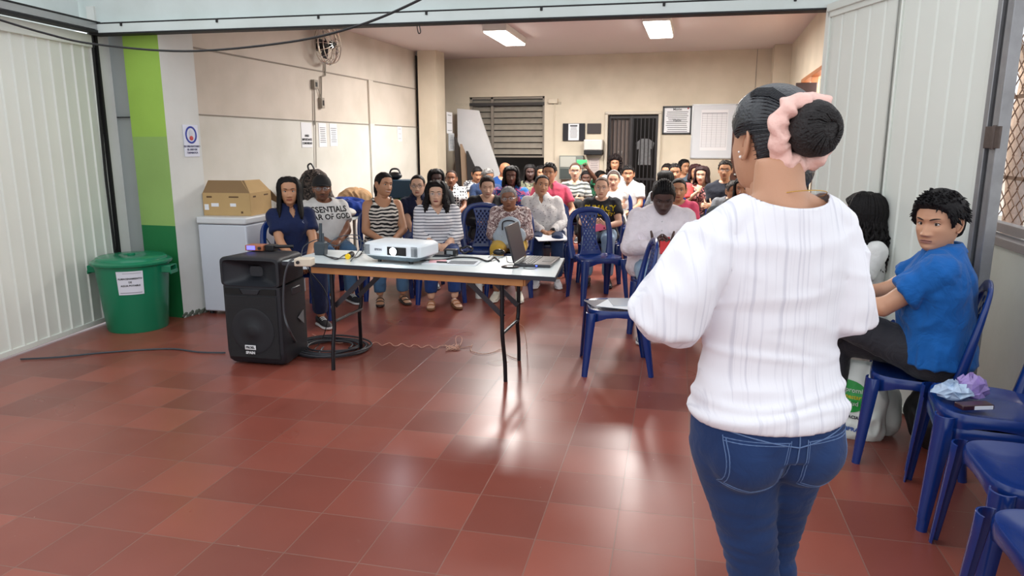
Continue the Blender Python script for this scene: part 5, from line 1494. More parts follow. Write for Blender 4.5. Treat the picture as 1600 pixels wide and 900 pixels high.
def on_bin(s, size, z, parent, m=ink, xo=0):
    tm = text_mesh(s, size, bold=size*.03)
    for v in tm.vertices:
        zz = z+v.co.y; rr_ = .232+.04*(zz-.02)/.48+.0062; aa = R(-90+38)+(v.co.x+xo)/rr_
        v.co = (rr_*math.cos(aa), rr_*math.sin(aa), zz)
    link('lettering', tm, m, parent, 0)
on_bin('ALMACENAMIENTO', .0195, .455, lbm); on_bin('DE', .0195, .427, lbm); on_bin('AGUA POTABLE', .0195, .399, lbm)
t = M()
for k_, (z_, a0_, a1_) in enumerate(((.497, -.18, .30), (.338, -.30, .30))):
    rs = []
    for zz in (z_, z_+.003+.003*k_): rs.append([((.232+.04*(zz-.02)/.48+.0055)*math.cos(R(-52)+a), (.232+.04*(zz-.02)/.48+.0055)*math.sin(R(-52)+a), zz) for a in np.linspace(a0_, a1_, 12)])
    t.rings(rs, 0, False, False)
t.build('text_lines', mat('grey_ink'), lbm)

# ================================================================== FREEZER AND CLUTTER ALONG THE LEFT WALL
fr = empty('chest_freezer', (-4.10, 5.78, 0), R(3)); tag(fr, 'white chest freezer behind the white column carrying a cardboard box', 'freezer')
wf = mat('freezer_white', (208, 214, 224), .35, var=.03)
M().box((0, 0, .42), (.47, .98, .78)).build('body', wf, fr, bevel=.012)
M().box((0, 0, .845), (.485, 1.0, .06)).build('lid', mat('freezer_lid', (216, 219, 222), .35), fr, bevel=.014, seg=3)
t = M()
for x in (-.2, .2):
    for y in (-.44, .44): t.tube([(x, y, 0), (x, y, .035)], .02, 10)
t.build('foot', blk, fr)
bxo = empty('cardboard_box', (-4.13, 5.62, .876), R(8)); tag(bxo, 'open brown cardboard box with white labels on the chest freezer', 'box')
cbm = mat('cardboard', (190, 158, 108), .8, var=.06, vscale=10, bump=.1); cbd = mat('cardboard_inner', (140, 112, 78), .85, var=.08)
t = M(); w_, d_, h_ = .44, .40, .20
for (cx, cy, sx_, sy_) in ((0, -d_/2, w_, .005), (0, d_/2, w_, .005), (-w_/2, 0, .005, d_), (w_/2, 0, .005, d_)): t.box((cx, cy, h_/2), (sx_, sy_, h_))
t.box((0, 0, .003), (w_, d_, .005)); t.build('body', cbm, bxo)
t = M(); t.prism([(-w_/2, h_), (w_/2, h_), (w_/2-.10, h_+.105), (-w_/2, h_+.105)], -d_/2+.06, -d_/2+.064)
t.v = [(x, -d_/2+(z-h_)*1.0, z) for x, y, z in t.v[:4]]+[(x, -d_/2+.005+(z-h_)*1.0, z) for x, y, z in t.v[4:]]
t.build('flap', cbd, bxo)
t = M(); t.add([(w_/2, -d_/2, h_), (w_/2, d_/2, h_), (w_/2-.11, d_/2+.02, h_+.10), (w_/2-.12, -d_/2+.10, h_+.105)], [(0, 1, 2, 3)]); f2 = t.build('flap', cbm, bxo, 0); thick(f2, .005)
t = M(); t.add([(w_/2, d_/2, h_), (-w_/2, d_/2, h_), (-w_/2, d_/2+.10, h_-.02+.1), (w_/2+.08, d_/2+.12, h_-.16)], [(0, 1, 2, 3)]); f2 = t.build('flap', cbd, bxo, 0); thick(f2, .005)
t = M(); t.box((-.19, -d_/2-.003, .075), (.04, .002, .05)); t.box((-.11, -d_/2-.003, .095), (.07, .002, .03)); t.box((.06, -d_/2-.003, .095), (.055, .002, .028)); t.build('label', paper, bxo)
t = M(); t.box((.14, -d_/2-.003, .03), (.02, .002, .018)); t.box((.07, -d_/2-.003, .165), (.09, .002, .012)); t.box((w_/2+.003, -.12, .165), (.002, .05, .015)); t.box((w_/2+.003, .1, .17), (.002, .08, .012)); t.box((-.16, -d_/2-.003, .165), (.05, .002, .014))
t.build('print', mat('brown_ink', (96, 70, 46), .8), bxo)
rr = random.Random(5)
for i in range(3):
    x = -3.98+.06*i; y = 6.02+.07*i
    t = M(); t.sphere((0, 0, .02), (.05, .04, .022), 9, 6); t.v = [(a+rr.uniform(-.008, .008), b_+rr.uniform(-.008, .008), c+rr.uniform(-.005, .005)) for a, b_, c in t.v]
    zl = .876; o = t.build('crumpled_wrapper', [paper, mat('silver_foil', (170, 172, 178), .3, .8), mat('dull_violet_plastic', (120, 110, 140), .4)][i % 3], loc=(x, y, zl), smooth=20)
    tag(o, ('crumpled white paper', 'crumpled silver foil', 'crumpled violet plastic')[i]+' on the freezer top beside the cardboard box', 'wrapper', 'wrappers on the freezer')
# table of bags along the left wall behind the seated people
t = empty('side_table', (-4.42, 7.95, 0)); tag(t, 'low pale table along the left wall under the backpack and bags', 'table')
M().box((0, 0, .615), (.62, 2.0, .03)).build('tabletop', mat('pale_laminate'), t, bevel=.003)
for x in (-.27, .27):
    for y in (-.93, .93): M().box((x, y, .30), (.035, .035, .60)).build('leg', steel, t)
bp = empty('backpack', (-4.46, 7.5, .632), R(20)); tag(bp, 'camouflage-patterned backpack hanging over the table behind the man in the cap', 'backpack')
camo = cloth('camo_cloth', 'camo', (58, 54, 52), (110, 98, 92), 14, c3=(34, 34, 36))
g = M(); g.rings([ring_h(z, rx, ry, yy) for z, rx, ry, yy in ((.0, .15, .10, 0), (.03, .19, .13, 0), (.25, .20, .14, 0), (.42, .185, .13, 0), (.52, .14, .10, .01), (.575, .06, .05, .01))]); g.sphere((0, -.13, .17), (.14, .06, .14), 16, 10); g.sphere((.17, -.02, .18), (.07, .09, .14), 14, 10)
gm = remesh(g, .012, 4); disp(gm, .014, 9, 2); link('body', gm, camo, bp, 180)
t = M()
for s in (-1, 1): t.tube(bez([(s*.07, -.10, .53), (s*.10, -.16, .42), (s*.11, -.17, .24), (s*.10, -.13, .08)], 5), .016, 6, flat=.4)
t.tube(bez([(-.05, 0, .56), (-.06, 0, .62), (-.02, 0, .64), (.02, 0, .56)], 5), .010, 6)
t.build('strap', blk, bp)
def bag(nm, loc, r, m, label, cat, rz=0, seed=0, amp=.015, handles=False):
    g = M(); g.sphere((0, 0, r[2]), r, 20, 12); gm = remesh(g, .012, 2); disp(gm, amp, 8, seed)
    o = link(nm, gm, m, None, 180, loc=loc, rz=rz); tag(o, label, cat); return o
bag('cloth_bundle', (-4.34, 8.0, .632), (.30, .22, .10), cloth('blue_cloth', 'plain', (30, 62, 150)), 'bright blue cloth bundle beside the camouflage backpack', 'cloth', seed=3, amp=.045)
bag('rolled_towel', (-4.22, 7.72, .632), (.16, .12, .06), cloth('white_cloth', 'plain', (214, 212, 206)), 'small white folded cloth in front of the blue bundle', 'cloth', seed=4, amp=.008)
bag('tan_tote', (-4.46, 8.50, .632), (.22, .22, .15), cloth('tan_cloth', 'plain', (190, 152, 112)), 'flat tan bag lying on top of the side table by the wall', 'bag', seed=6, amp=.03)
cr = empty('plastic_crate', (-3.76, 8.42, .42), R(14)); tag(cr, 'dark teal crate over a bright green mesh crate behind the striped tank top', 'crate')
M().box((0, 0, .525), (.44, .34, .22)).build('upper_crate', mat('teal_crate', (26, 62, 84), .4), cr, bevel=.008)
t = M()
for i in range(14):
    x = -.24+.48*i/13
    t.tube([(x, -.172, .04), (min(.24, x+.16), -.172, .39)], .005, 4); t.tube([(x, -.172, .04), (max(-.24, x-.16), -.172, .39)], .005, 4)
for z in (.03, .39): t.box((0, 0, z), (.50, .35, .025))
for x in (-.24, .24): t.box((x, -.16, .2), (.02, .02, .38)); t.box((x, .16, .2), (.02, .02, .38))
t.box((0, .165, .2), (.48, .01, .36))
t.build('mesh_crate', mat('bright_green_plastic', (50, 160, 50), .35), cr)
t = empty('crate_stool', (-3.76, 8.42, 0), R(14)); tag(t, 'low stand under the teal and green crates', 'stand')
M().box((0, 0, .40), (.46, .32, .03)).build('top', steel, t)
for x in (-.2, .2):
    for y in (-.13, .13): M().box((x, y, .193), (.03, .03, .385)).build('leg', steel, t)
g = M(); g.sphere((0, 0, .04), (.10, .06, .05), 14, 8); g.tube(bez([(-.08, 0, .04), (-.04, 0, .12), (.05, 0, .12), (.08, 0, .05)], 5), .012, 6)
o = g.build('hand_bag', blk, loc=(-3.86, 8.44, 1.062), smooth=60); tag(o, 'small black handbag lying on the dark teal crate', 'bag')
# ================================================================== THINGS ON CHAIRS AND FLOOR
def onchair(c, lx, ly, z=.43): return Matrix.Translation(c.location) @ Matrix.Rotation(c.rotation_euler.z, 4, 'Z') @ Vector((lx, ly, z))
v = onchair(cA, 0, 0, .4385)
for i, (lx, ly, rz, m, lb) in enumerate(((-.02, -.03, .3, mat('grey_folder', (92, 92, 106), .35), 'shiny dark grey folder on the empty chair'), (.05, .05, -.4, paper, 'white sheet half over the grey folder on the empty chair'), (-.03, .12, .1, mat('plastic_sleeve', (196, 204, 214), .15), 'clear plastic sleeve at the back of the empty chair'))):
    v = onchair(cA, lx, ly, .4405+.004*i)
    o = M().box((0, 0, .002), (.23, .30, .003)).build('paper_folder', m, loc=v, rz=cA.rotation_euler.z+rz); tag(o, lb, 'papers', 'papers on the empty chair')
v = atZ(1513, 634, .4905)
o = empty('snack_packet', (v.x, v.y, v.z), R(20)); tag(o, 'flat dark snack packet with a white label on the nested chairs', 'packet')
M().box((.0, -.03, .012), (.13, .05, .02)).build('packet', mat('dark_maroon_pack', (56, 28, 34), .3), o, bevel=.004)
M().box((.02, -.056, .012), (.075, .002, .014)).build('label', paper, o)
def crumple(loc, r, m, label, seed, nm='plastic_wrapper'):
    rr = random.Random(seed); t = M(); t.sphere((0, 0, r[2]*.8), r, 14, 9)
    t.v = [(a*(1+rr.uniform(-.3, .3)), b_*(1+rr.uniform(-.3, .3)), max(0, c*(1+rr.uniform(-.3, .3)))) for a, b_, c in t.v]
    o = t.build(nm, m, loc=loc, smooth=0); tag(o, label, 'wrapper', 'wrappers on the nested chairs'); return o
v2 = atZ(1487, 622, .4905); crumple(v2, (.065, .05, .035), mat('clear_blue_wrap', (170, 190, 214), .15, var=.35, vscale=40), 'crumpled clear and blue wrapper left of the snack packet', 3)
v2 = atZ(1516, 620, .4905); crumple(v2, (.055, .05, .045), mat('violet_wrap', (150, 128, 186), .2, var=.3, vscale=40), 'crumpled violet wrapper behind the snack packet', 4)
v = atZ(746, 468); 
o = empty('white_bottle', (v.x, v.y+.05, 0)); tag(o, 'white cylindrical bottle standing on the floor behind the table', 'bottle')
M().lathe([(.030, .0), (.035, .004), (.035, .15), (.033, .155)], n=20).build('body', mat('white_plastic_gloss'), o, 50)
M().lathe([(.034, .155), (.034, .172), (.004, .174)], n=20).build('lid', mat('grey_lid', (190, 192, 196), .4), o, 50)
# plastic carrier bag and black bag under the man's chair
v = atZ(1360, 672)
g = M(); g.rings([[(x*s*.15, y*s2*.08, z) for x, y in [(math.cos(a), math.sin(a)) for a in [2*math.pi*j/20 for j in range(20)]]] for z, s, s2 in ((0, .9, .8), (.04, 1.0, 1.0), (.15, 1.05, 1.0), (.27, .95, .8), (.36, .75, .5), (.40, .6, .35))])
gm = remesh(g, .010, 2); disp(gm, .012, 13, 8)
o = empty('carrier_bag', (.80, 3.86, 0), R(-20)); tag(o, 'white plastic shopping bag with a green oval print under the man in blue', 'bag')
link('bag_body', gm, mat('bag_white', (222, 228, 222), .35), o, 180)
bv = BVHTree.FromPolygons([q.co for q in gm.vertices], [p_.vertices for p_ in gm.polygons])
def bag_decal(mesh, m, d):
    bmx = bmesh.new(); bmx.from_mesh(mesh); bmesh.ops.subdivide_edges(bmx, edges=[e for e in bmx.edges if e.calc_length() > .02], cuts=3); bmesh.ops.triangulate(bmx, faces=bmx.faces); bmx.to_mesh(mesh); bmx.free()
    for q in mesh.vertices:
        x_, z_ = q.co.x, q.co.y; h = bv.ray_cast(Vector((x_, -1, z_)), Vector((0, 1, 0)))
        q.co = (x_, (h[0].y if h[0] else 0)-d, z_)
    return link('print', mesh, m, o, 0)
el = M(); N_ = 32
for a_, b2 in ((.0, .5), (.5, 1.0)):
    el.rings([[(-.03+.10*f*math.cos(2*math.pi*j/N_), .23+.085*f*math.sin(2*math.pi*j/N_), 0) for j in range(N_)] for f in (max(a_, .02), b2)], 0, False)
bag_decal(el.mesh('d'), mat('bag_green', (20, 150, 60), .35, var=0), .003)
for s_, sz_, z_, c_ in (('Compromiso', .034, .265, (235, 240, 235)), ('Bienestar', .030, .232, (236, 220, 30)), ('y salud', .034, .198, (235, 240, 235)), ('FARMACIA', .022, .125, (30, 34, 60)), ('COMPRA', .030, .062, (40, 110, 200))):
    tm = text_mesh(s_, sz_, bold=.0008)
    for q in tm.vertices: q.co.y += z_; q.co.x -= .02
    bag_decal(tm, mat('bagprint_%d_%d_%d' % c_, c_, .4, var=0), .0055)
bag('white_sack', (.97, 3.92, 0), (.07, .07, .13), mat('bag_white'), 'plain crumpled white plastic bag beside the green-printed bag', 'bag', seed=9, amp=.02)
bag('black_bag', (1.17, 3.78, 0), (.15, .16, .17), mat('black_nylon', (14, 14, 16), .6), 'black bag slumped on the floor under the blue-shirted man', 'bag', seed=2, amp=.02)
# ================================================================== THE AUDIENCE
den = lambda n, a, b: cloth(n, 'denim', a, b)
J_MID = den('denim_mid', (62, 94, 128), (84, 118, 150)); J_LIGHT = den('denim_light', (120, 150, 180), (160, 188, 210)); J_DARK = den('denim_dark', (28, 44, 78), (42, 62, 100)); J_BRIGHT = den('denim_bright', (28, 52, 104), (40, 68, 126))
BLK = cloth('black_cloth', 'plain', (28, 28, 32)); NAVY = cloth('navy_cloth', 'plain', (26, 34, 66)); GREYC = cloth('grey_cloth', 'plain', (130, 134, 140)); WHT = cloth('white_tee', 'plain', (232, 232, 230)); TROUS = cloth('dark_trousers', 'plain', (44, 44, 50))
def H(kind, **k): d = dict(kind=kind); d.update(k); return d
BK = (20, 17, 18)
people = [
 dict(id='navypolo', head=(451, 275, 6.0), label='person with long black hair in a navy polo shirt, seated behind the loudspeaker', skin='tan', sex='f', byaw=12, hyaw=0, arms='low', shirt=cloth('navy_polo', 'plain', (22, 34, 72)), neck=('v', .045, .11), collar=True, legs=NAVY, hair=H('long', len=.24, **{'from': 58}, front=.078, r=.014, color=BK, fwd=.5), w=.98, shoes=('sneaker', (20, 20, 24), (225, 225, 225)), print=[('+', .04, .86, (200, 205, 215), .075)]),
 dict(id='cap', head=(503, 273, 6.9), label='person in a black cap, glasses and white T-shirt with black lettering', skin='brown', sex='m', byaw=16, hyaw=0, fat=1.18, w=1.04, arms='lap', shirt=WHT, neck=('round', .075, .035), print=[('ESSENTIALS', .075, .90, (24, 24, 28), .01), ('FEAR OF GOD', .070, .83, (24, 24, 28), .01)], legs=J_MID, hair=H('short', off=.006, color=(60, 56, 54), n=20), cap=(26, 26, 30), glasses=(150, 150, 156), loose=.022, face=dict(mustache=1, stubble=1, browc=(90, 84, 80)), shoes=('sneaker', (36, 36, 40), (228, 228, 228))),
 dict(id='tank', head=(596, 268, 6.95), label='smiling person in a black and white striped tank top turning to the right', skin='tan', sex='f', byaw=8, hyaw=34, roll=4, fat=1.12, arms='lap', sleeve='none', shirt=cloth('zebra_knit', 'zebra', (222, 214, 204), (26, 26, 30), 9, .48), neck=('round', .085, .10), legs=J_MID, hair=H('tied', color=BK, bun=(0, .10, .02), br=.03, off=.008, front=.072), face=dict(smile=1), shoes=('sandal', (40, 36, 36), (60, 50, 46))),
 dict(id='navyglasses', head=(653, 272, 7.7), label='person with tied-back hair and glasses in dark navy, behind the green crate', skin='fair', sex='f', byaw=4, hyaw=-6, arms='low', shirt=cloth('navy_open', 'plain', (24, 30, 58)), neck=('v', .06, .15), collar=True, legs=J_BRIGHT, hair=H('tied', color=BK, off=.006, front=.080), glasses=(70, 60, 60)),
 dict(id='striped', head=(682, 283, 6.8), label='person with wavy dark hair and glasses in a white blouse with dark stripes', skin='fair', sex='f', byaw=6, hyaw=-4, pitch=-4, fat=1.2, w=1.08, arms='lap', sleeve='three', shirt=cloth('blouse_stripes', 'stripes', (224, 224, 228), (52, 56, 76), 11, .14), neck=('v', .07, .10), legs=J_BRIGHT, hair=H('long', len=.17, wave=.012, r=.016, off=.020, color=BK, front=.070, **{'from': 60}, fwd=.3), glasses=(196, 170, 160), necklace=1, face=dict(lipc=(150, 60, 62)), shoes=('sandal', (176, 116, 74), (120, 80, 52)), trouser_end=.85),
 dict(id='dark6', head=(681, 264, 8.7), label='dark-skinned person with smooth black hair behind the woman in the striped blouse', skin='deep', sex='f', byaw=6, hyaw=8, arms='lap', shirt=BLK, legs=J_DARK, hair=H('long', len=.16, color=BK, off=.018, front=.070, **{'from': 60})),
 dict(id='patt7', head=(705, 265, 9.8), label='person in a white blouse with small black pattern, near the second column', skin='brown', sex='f', byaw=2, hyaw=-4, pitch=-6, arms='lap', shirt=cloth('dotted_blouse', 'dots', (222, 222, 222), (40, 40, 46), 26, .40), neck=('v', .05, .09), collar=True, legs=J_DARK, hair=H('tied', color=(48, 34, 30), off=.006, front=.080)),
 dict(id='nine', head=(744, 258, 11.2), label='person looking down in a black and white patterned dress beside the leaning boards', skin='tan', sex='f', byaw=8, hyaw=16, pitch=16, arms='low', shirt=cloth('bw_leaf', 'floral', (226, 226, 226), (44, 44, 50), 12, c3=(90, 90, 96)), legs=BLK, hair=H('bun', color=BK, off=.010)),
 dict(id='ten', head=(759, 261, 10.2), label='grey-haired person mostly hidden behind the woman in the black top', skin='tan', sex='m', byaw=0, hyaw=30, pitch=12, arms='lap', shirt=cloth('dark_blue_shirt', 'plain', (40, 58, 92)), legs=BLK, hair=H('short', color=(120, 118, 116), off=.008)),
 dict(id='bald', head=(785, 252, 11.3), label='bald person in a blue jacket far back under the louvre window', skin=(176, 120, 88), sex='m', byaw=10, hyaw=60, pitch=14, arms='lap', shirt=cloth('blue_jacket', 'plain', (30, 70, 132)), sleeve='long', legs=BLK, hair=None),
 dict(id='blue12', head=(799, 259, 8.9), label='person with black hair in a bright blue and pink patterned shirt', skin='dark', sex='f', byaw=2, hyaw=-2, arms='lap', w=1.12, shirt=cloth('blue_pink_print', 'floral', (40, 112, 184), (176, 84, 120), 9, c3=(26, 50, 110)), neck=('v', .05, .10), legs=J_DARK, hair=H('long', len=.12, wave=.008, color=BK, off=.018, front=.066, **{'from': 62}, locks=40)),
 dict(id='braids', head=(828, 256, 10.6), label='person with thin black braids far back under the louvre window', skin='deep', sex='f', byaw=-2, hyaw=4, arms='lap', shirt=cloth('olive_print', 'floral', (128, 128, 104), (60, 62, 54), 10), legs=BLK, hair=H('braids', color=BK, off=.010)),
 dict(id='peek', head=(846, 258, 11.4), label='person barely showing behind the man in the pink polo shirt', skin='tan', sex='f', byaw=0, hyaw=0, arms='lap', shirt=GREYC, legs=BLK, hair=H('long', len=.12, color=BK)),
 dict(id='blacktop', head=(761, 272, 7.9), label='person looking down in a black top with a wide scoop neckline', skin='fair', sex='f', byaw=6, hyaw=4, pitch=12, fat=1.1, w=1.08, arms='phone', shirt=BLK, sleeve='three', neck=('v', .09, .17), legs=BLK, hair=H('bun', color=(40, 28, 26), off=.010, front=.074), face=dict(closed=.8)),
 dict(id='old', head=(797, 290, 7.1), label='grey-haired person with glasses in a brown floral blouse hugging a pale bag', skin='brown', sex='f', byaw=-4, hyaw=-6, roll=-6, arms='hug', sleeve='three', w=1.0, fat=1.05, shirt=cloth('brown_floral', 'floral', (216, 202, 198), (112, 84, 84), 16, c3=(170, 146, 144)), legs=cloth('mustard_trousers', 'plain', (196, 160, 64)), hair=H('short', color=(140, 138, 138), off=.008, n=60), glasses=(180, 176, 176), shoes=('sneaker', (214, 206, 190), (226, 222, 210)), face=dict(browc=(110, 100, 96)), trouser_end=.80),
 dict(id='pink', head=(860, 253, 8.7), label='person with short dark hair and tattooed forearm in a pink polo shirt', skin='tan', sex='m', byaw=4, hyaw=-14, w=1.02, arms='thighs', shirt=cloth('pink_polo', 'plain', (226, 88, 116)), neck=('v', .045, .08), collar=True, legs=cloth('grey_trousers', 'plain', (88, 90, 94)), hair=H('short', color=BK, off=.008, L=.022), side=-.03),
 dict(id='whbl', head=(843, 272, 7.75), label='person tilting the head in a white long-sleeved blouse with small sprigs, notebook on the lap', skin='tan', sex='f', byaw=-2, hyaw=14, roll=10, pitch=-6, fat=1.18, w=1.12, arms='lap', sleeve='long', shirt=cloth('sprig_blouse', 'sprig', (228, 226, 224), (128, 120, 124), 34, .17), neck=('v', .05, .09), collar=True, legs=J_DARK, hair=H('bun', color=BK, off=.006, front=.078), side=-.10, shoes=('sneaker', (236, 236, 238), (240, 240, 240)), watch=1),
 dict(id='glasses17', head=(899, 253, 9.9), label='person with tied hair and dark-rimmed glasses in a grey patterned top, holding a black bag', skin='fair', sex='f', byaw=0, hyaw=0, arms='hug', shirt=cloth('grey_zigzag', 'zebra', (180, 182, 176), (84, 88, 88), 6, .5), neck=('round', .08, .06), legs=BLK, hair=H('tied', color=(70, 48, 38), off=.004, front=.080), glasses=(24, 20, 22)),
 dict(id='phone18', head=(916, 266, 11.2), label='dark-skinned person in green print raising a green phone to film', skin='dark', sex='f', byaw=0, hyaw=0, arms='raised', w=1.0, shirt=cloth('green_print', 'floral', (24, 66, 50), (40, 130, 84), 14), legs=BLK, hair=H('bun', color=BK, off=.012)),
 dict(id='hair19', head=(937, 266, 11.9), label='person of whom only dark hair shows, behind the raised arm', skin='tan', sex='m', byaw=10, hyaw=40, arms='lap', shirt=BLK, legs=BLK, hair=H('short', color=BK, off=.012)),
 dict(id='curly20', head=(961, 243, 11.3), label='person with voluminous dark curly hair in front of the barred door', skin='tan', sex='f', byaw=0, hyaw=0, arms='lap', shirt=WHT, legs=BLK, hair=H('curly', color=(30, 22, 22), off=.030, low=-.17, n=420, front=.060, r=.026, **{'from': 62})),
 dict(id='headband', head=(959, 266, 9.3), label='person with glasses pushed up, arms folded, in front of the curly-haired woman', skin='fair', sex='f', byaw=-10, hyaw=-4, arms='crossed', w=1.02, sleeve='cap', shirt=WHT, legs=BLK, hair=H('tied', color=(60, 44, 38), off=.004, front=.078), headband=(184, 184, 184)),
 dict(id='whiteman', head=(982, 257, 9.9), label='person with short black hair in a white polo shirt before the barred door', skin='tan', sex='m', byaw=-6, hyaw=-2, w=1.04, arms='lap', shirt=cloth('white_polo', 'plain', (226, 228, 230)), neck=('v', .04, .07), collar=True, legs=BLK, hair=H('short', color=BK, off=.008, front=.058), watch=1, face=dict(brow=1.3)),
 dict(id='blacktee', head=(941, 275, 7.8), label='person with glasses in a black T-shirt with yellow lettering', skin='fair', sex='f', byaw=-4, hyaw=-6, w=1.02, fat=1.08, arms='phone', shirt=cloth('black_tee', 'plain', (30, 32, 40)), neck=('round', .075, .05), print=[('PUMACY', .085, .86, (240, 214, 20), -.01), ('KOREN', .060, .79, (240, 214, 20), .055)], legs=J_LIGHT, hair=H('tied', color=(82, 62, 52), off=.004, front=.082), glasses=(170, 140, 130), shoes=('sneaker', (30, 30, 34), (50, 50, 54))),
 dict(id='cornrows', head=(1037, 273, 5.6), label='dark-skinned person with cornrows in a pale pink shirt looking down at a red phone', skin='deep', sex='m', byaw=2, hyaw=4, pitch=26, w=1.12, fat=1.22, arms='phone', sleeve='long', shirt=cloth('pale_pink_shirt', 'plain', (240, 230, 236), bump=.6), neck=('v', .04, .06), collar=True, placket=True, hsize=1.1, wrist0=(-.07, -.33, .72), wrist1=(.07, -.33, .72), legs=J_LIGHT, hair=H('cornrows', color=BK, off=.005, front=.062), lean=-.10, face=dict(closed=.8, lips=1.4), loose=.020, shoes=('sneaker', (60, 70, 90), (230, 230, 230))),
 dict(id='pinkwoman', head=(1061, 277, 7.2), label='person with centre-parted dark hair in pink, behind the shoulder of the man with cornrows', skin='tan', sex='f', byaw=-4, hyaw=-2, arms='lap', shirt=cloth('hot_pink', 'plain', (224, 84, 120)), legs=J_MID, hair=H('tied', color=BK, off=.005, front=.074)),
 dict(id='hair26', head=(1040, 266, 8.5), label='person in a grey shirt turned away, dark hair, behind the man with cornrows', skin='tan', sex='f', byaw=-30, hyaw=-120, arms='lap', w=1.1, shirt=GREYC, legs=BLK, hair=H('long', len=.06, color=BK, off=.014)),
 dict(id='red27', head=(1055, 254, 9.6), label='person with a dark hairline and coral shirt, right of the barred door', skin='tan', sex='m', byaw=-4, hyaw=2, w=1.15, arms='lap', shirt=cloth('coral_shirt', 'plain', (222, 84, 84)), legs=BLK, hair=H('short', color=BK, off=.006, front=.066), side=.0),
 dict(id='back28a', head=(1044, 255, 10.7), label='person almost hidden behind the coral shirt, left side', skin='tan', sex='f', byaw=0, hyaw=-20, arms='lap', shirt=BLK, legs=BLK, hair=H('short', color=BK, off=.012)),
 dict(id='back28b', head=(1067, 248, 11.6), label='person in a grey-blue shirt below the framed mission text', skin='tan', sex='m', byaw=-10, hyaw=36, arms='lap', shirt=cloth('grey_blue_shirt', 'plain', (96, 112, 128)), legs=BLK, hair=H('short', color=BK, off=.010)),
 dict(id='chin29', head=(1098, 259, 9.6), label='person with shoulder-length hair resting the chin on a hand', skin='fair', sex='f', byaw=0, hyaw=-12, arms='chin', w=1.0, shirt=cloth('pink_black_print', 'floral', (206, 120, 120), (60, 44, 50), 9, c3=(220, 160, 156)), legs=BLK, hair=H('long', len=.10, color=(44, 26, 28), off=.016, **{'from': 58}), face=dict(closed=.5)),
 dict(id='behind29', head=(1087, 256, 10.6), label='person with bobbed dark red hair behind the chin-resting woman', skin='tan', sex='f', byaw=0, hyaw=10, arms='lap', shirt=BLK, legs=BLK, hair=H('long', len=.10, color=(48, 24, 26), off=.016)),
 dict(id='navytee', head=(1134, 249, 8.9), label='person with short hair and glasses, arms crossed, in a dark navy T-shirt', skin='tan', sex='m', byaw=-6, hyaw=-4, w=1.06, arms='crossed', shirt=cloth('dark_navy_tee', 'plain', (34, 38, 50)), neck=('round', .07, .03), legs=BLK, hair=H('short', color=(36, 30, 28), off=.008), glasses=(28, 26, 30), watch=0),
 dict(id='low31', head=(1146, 281, 8.2), label='person with short grey-black hair low behind the presenter\'s cheek', skin='tan', sex='m', byaw=0, hyaw=20, arms='lap', shirt=GREYC, legs=BLK, hair=H('short', color=(70, 66, 64), off=.008)),
 dict(id='edge31', head=(1163, 276, 7.5), label='person with long black hair half hidden by the presenter\'s shoulder', skin='tan', sex='f', byaw=0, hyaw=-10, arms='lap', shirt=BLK, legs=BLK, hair=H('long', len=.18, color=BK, **{'from': 60})),
 dict(id='wavy32', head=(1352, 303, 4.15), label='person with long curly black hair and white top by the folding gate, back mostly turned', skin='tan', sex='f', abs=True, byaw=-75, hyaw=-112, arms='lap', shirt=WHT, legs=J_MID, hair=H('long', len=.30, wave=.030, freq=44, r=.010, off=.026, color=BK, locks=110, **{'from': 62}), hsize=1.02),
]
P_root = {}
used_ids = {}
for q in people:
    i_ = q.pop('id'); used_ids[i_] = q
    P_root[i_] = person(q)
# a chair for everyone seated
for i_, (rt_, arm_, k_) in P_root.items():
    a = rt_.rotation_euler.z
    v = rt_.location + Matrix.Rotation(a, 3, 'Z') @ Vector((0, -.045, 0))
    lb = rt_['label'].replace('person ', 'the person ')
    lb = ' '.join(('navy plastic chair under ' + lb).split()[:15]).rstrip(',')
    chair(v.x, v.y, a, lb)

# ---- things people hold
def at_hand(i_, hand, off=(0, 0, 0)):
    rt_, arm_, k_ = P_root[i_]; sh, el, wr, d, n = arm_[hand]
    return Matrix.Translation(rt_.location) @ Matrix.Rotation(rt_.rotation_euler.z, 4, 'Z') @ (wr + Vector(off)), rt_.rotation_euler.z
def phone(i_, hand, off, rot, m, label, grp=None):
    v, a = at_hand(i_, hand, off)
    o = empty('mobile_phone', v, 0); o.rotation_euler = (rot[0], rot[1], rot[2]+a); tag(o, label, 'phone', grp)
    M().box((0, 0, 0), (.076, .010, .155)).build('case', m, o, bevel=.005)
    M().box((0, .0055, 0), (.068, .001, .142)).build('screen', mat('phone_screen', (30, 40, 52), .1, emit=(120, 150, 180), estr=.3, var=0), o)
    M().tube([(.018, -.004, .055), (.018, -.008, .055)], .008, 10).build('camera_lens', blkg, o)
phone('cornrows', 1, (-.05, -.075, .02), (R(-40), 0, 0), mat('red_case', (206, 40, 50), .3), 'phone in a bright red case held by the man with cornrows')
phone('blacktee', 1, (-.06, -.07, .0), (R(-40), R(80), 0), mat('pink_case', (226, 110, 140), .35), 'phone in a pink case held by the person in the black T-shirt')
phone('phone18', 1, (-.09, -.03, .09), (0, R(90), 0), mat('green_case', (70, 170, 110), .35), 'phone in a green case raised above the crowd')
phone('blacktop', 1, (-.06, -.07, .0), (R(-40), 0, 0), mat('black_plastic'), 'dark phone held by the person in the black top')
v, a = at_hand('whbl', 1, (-.02, -.10, -.045))
o = empty('open_notebook', v, a+.35); tag(o, 'open white notebook on the knees of the person in the sprig blouse', 'notebook')
M().box((0, -.02, 0), (.34, .22, .008), rot=Matrix.Rotation(R(12), 3, 'X')).build('pages', paper, o, bevel=.002)
v, a = at_hand('old', 1, (-.02, -.03, -.03))
v = locw(P_root['old'][0], (.01, -.235, .52))
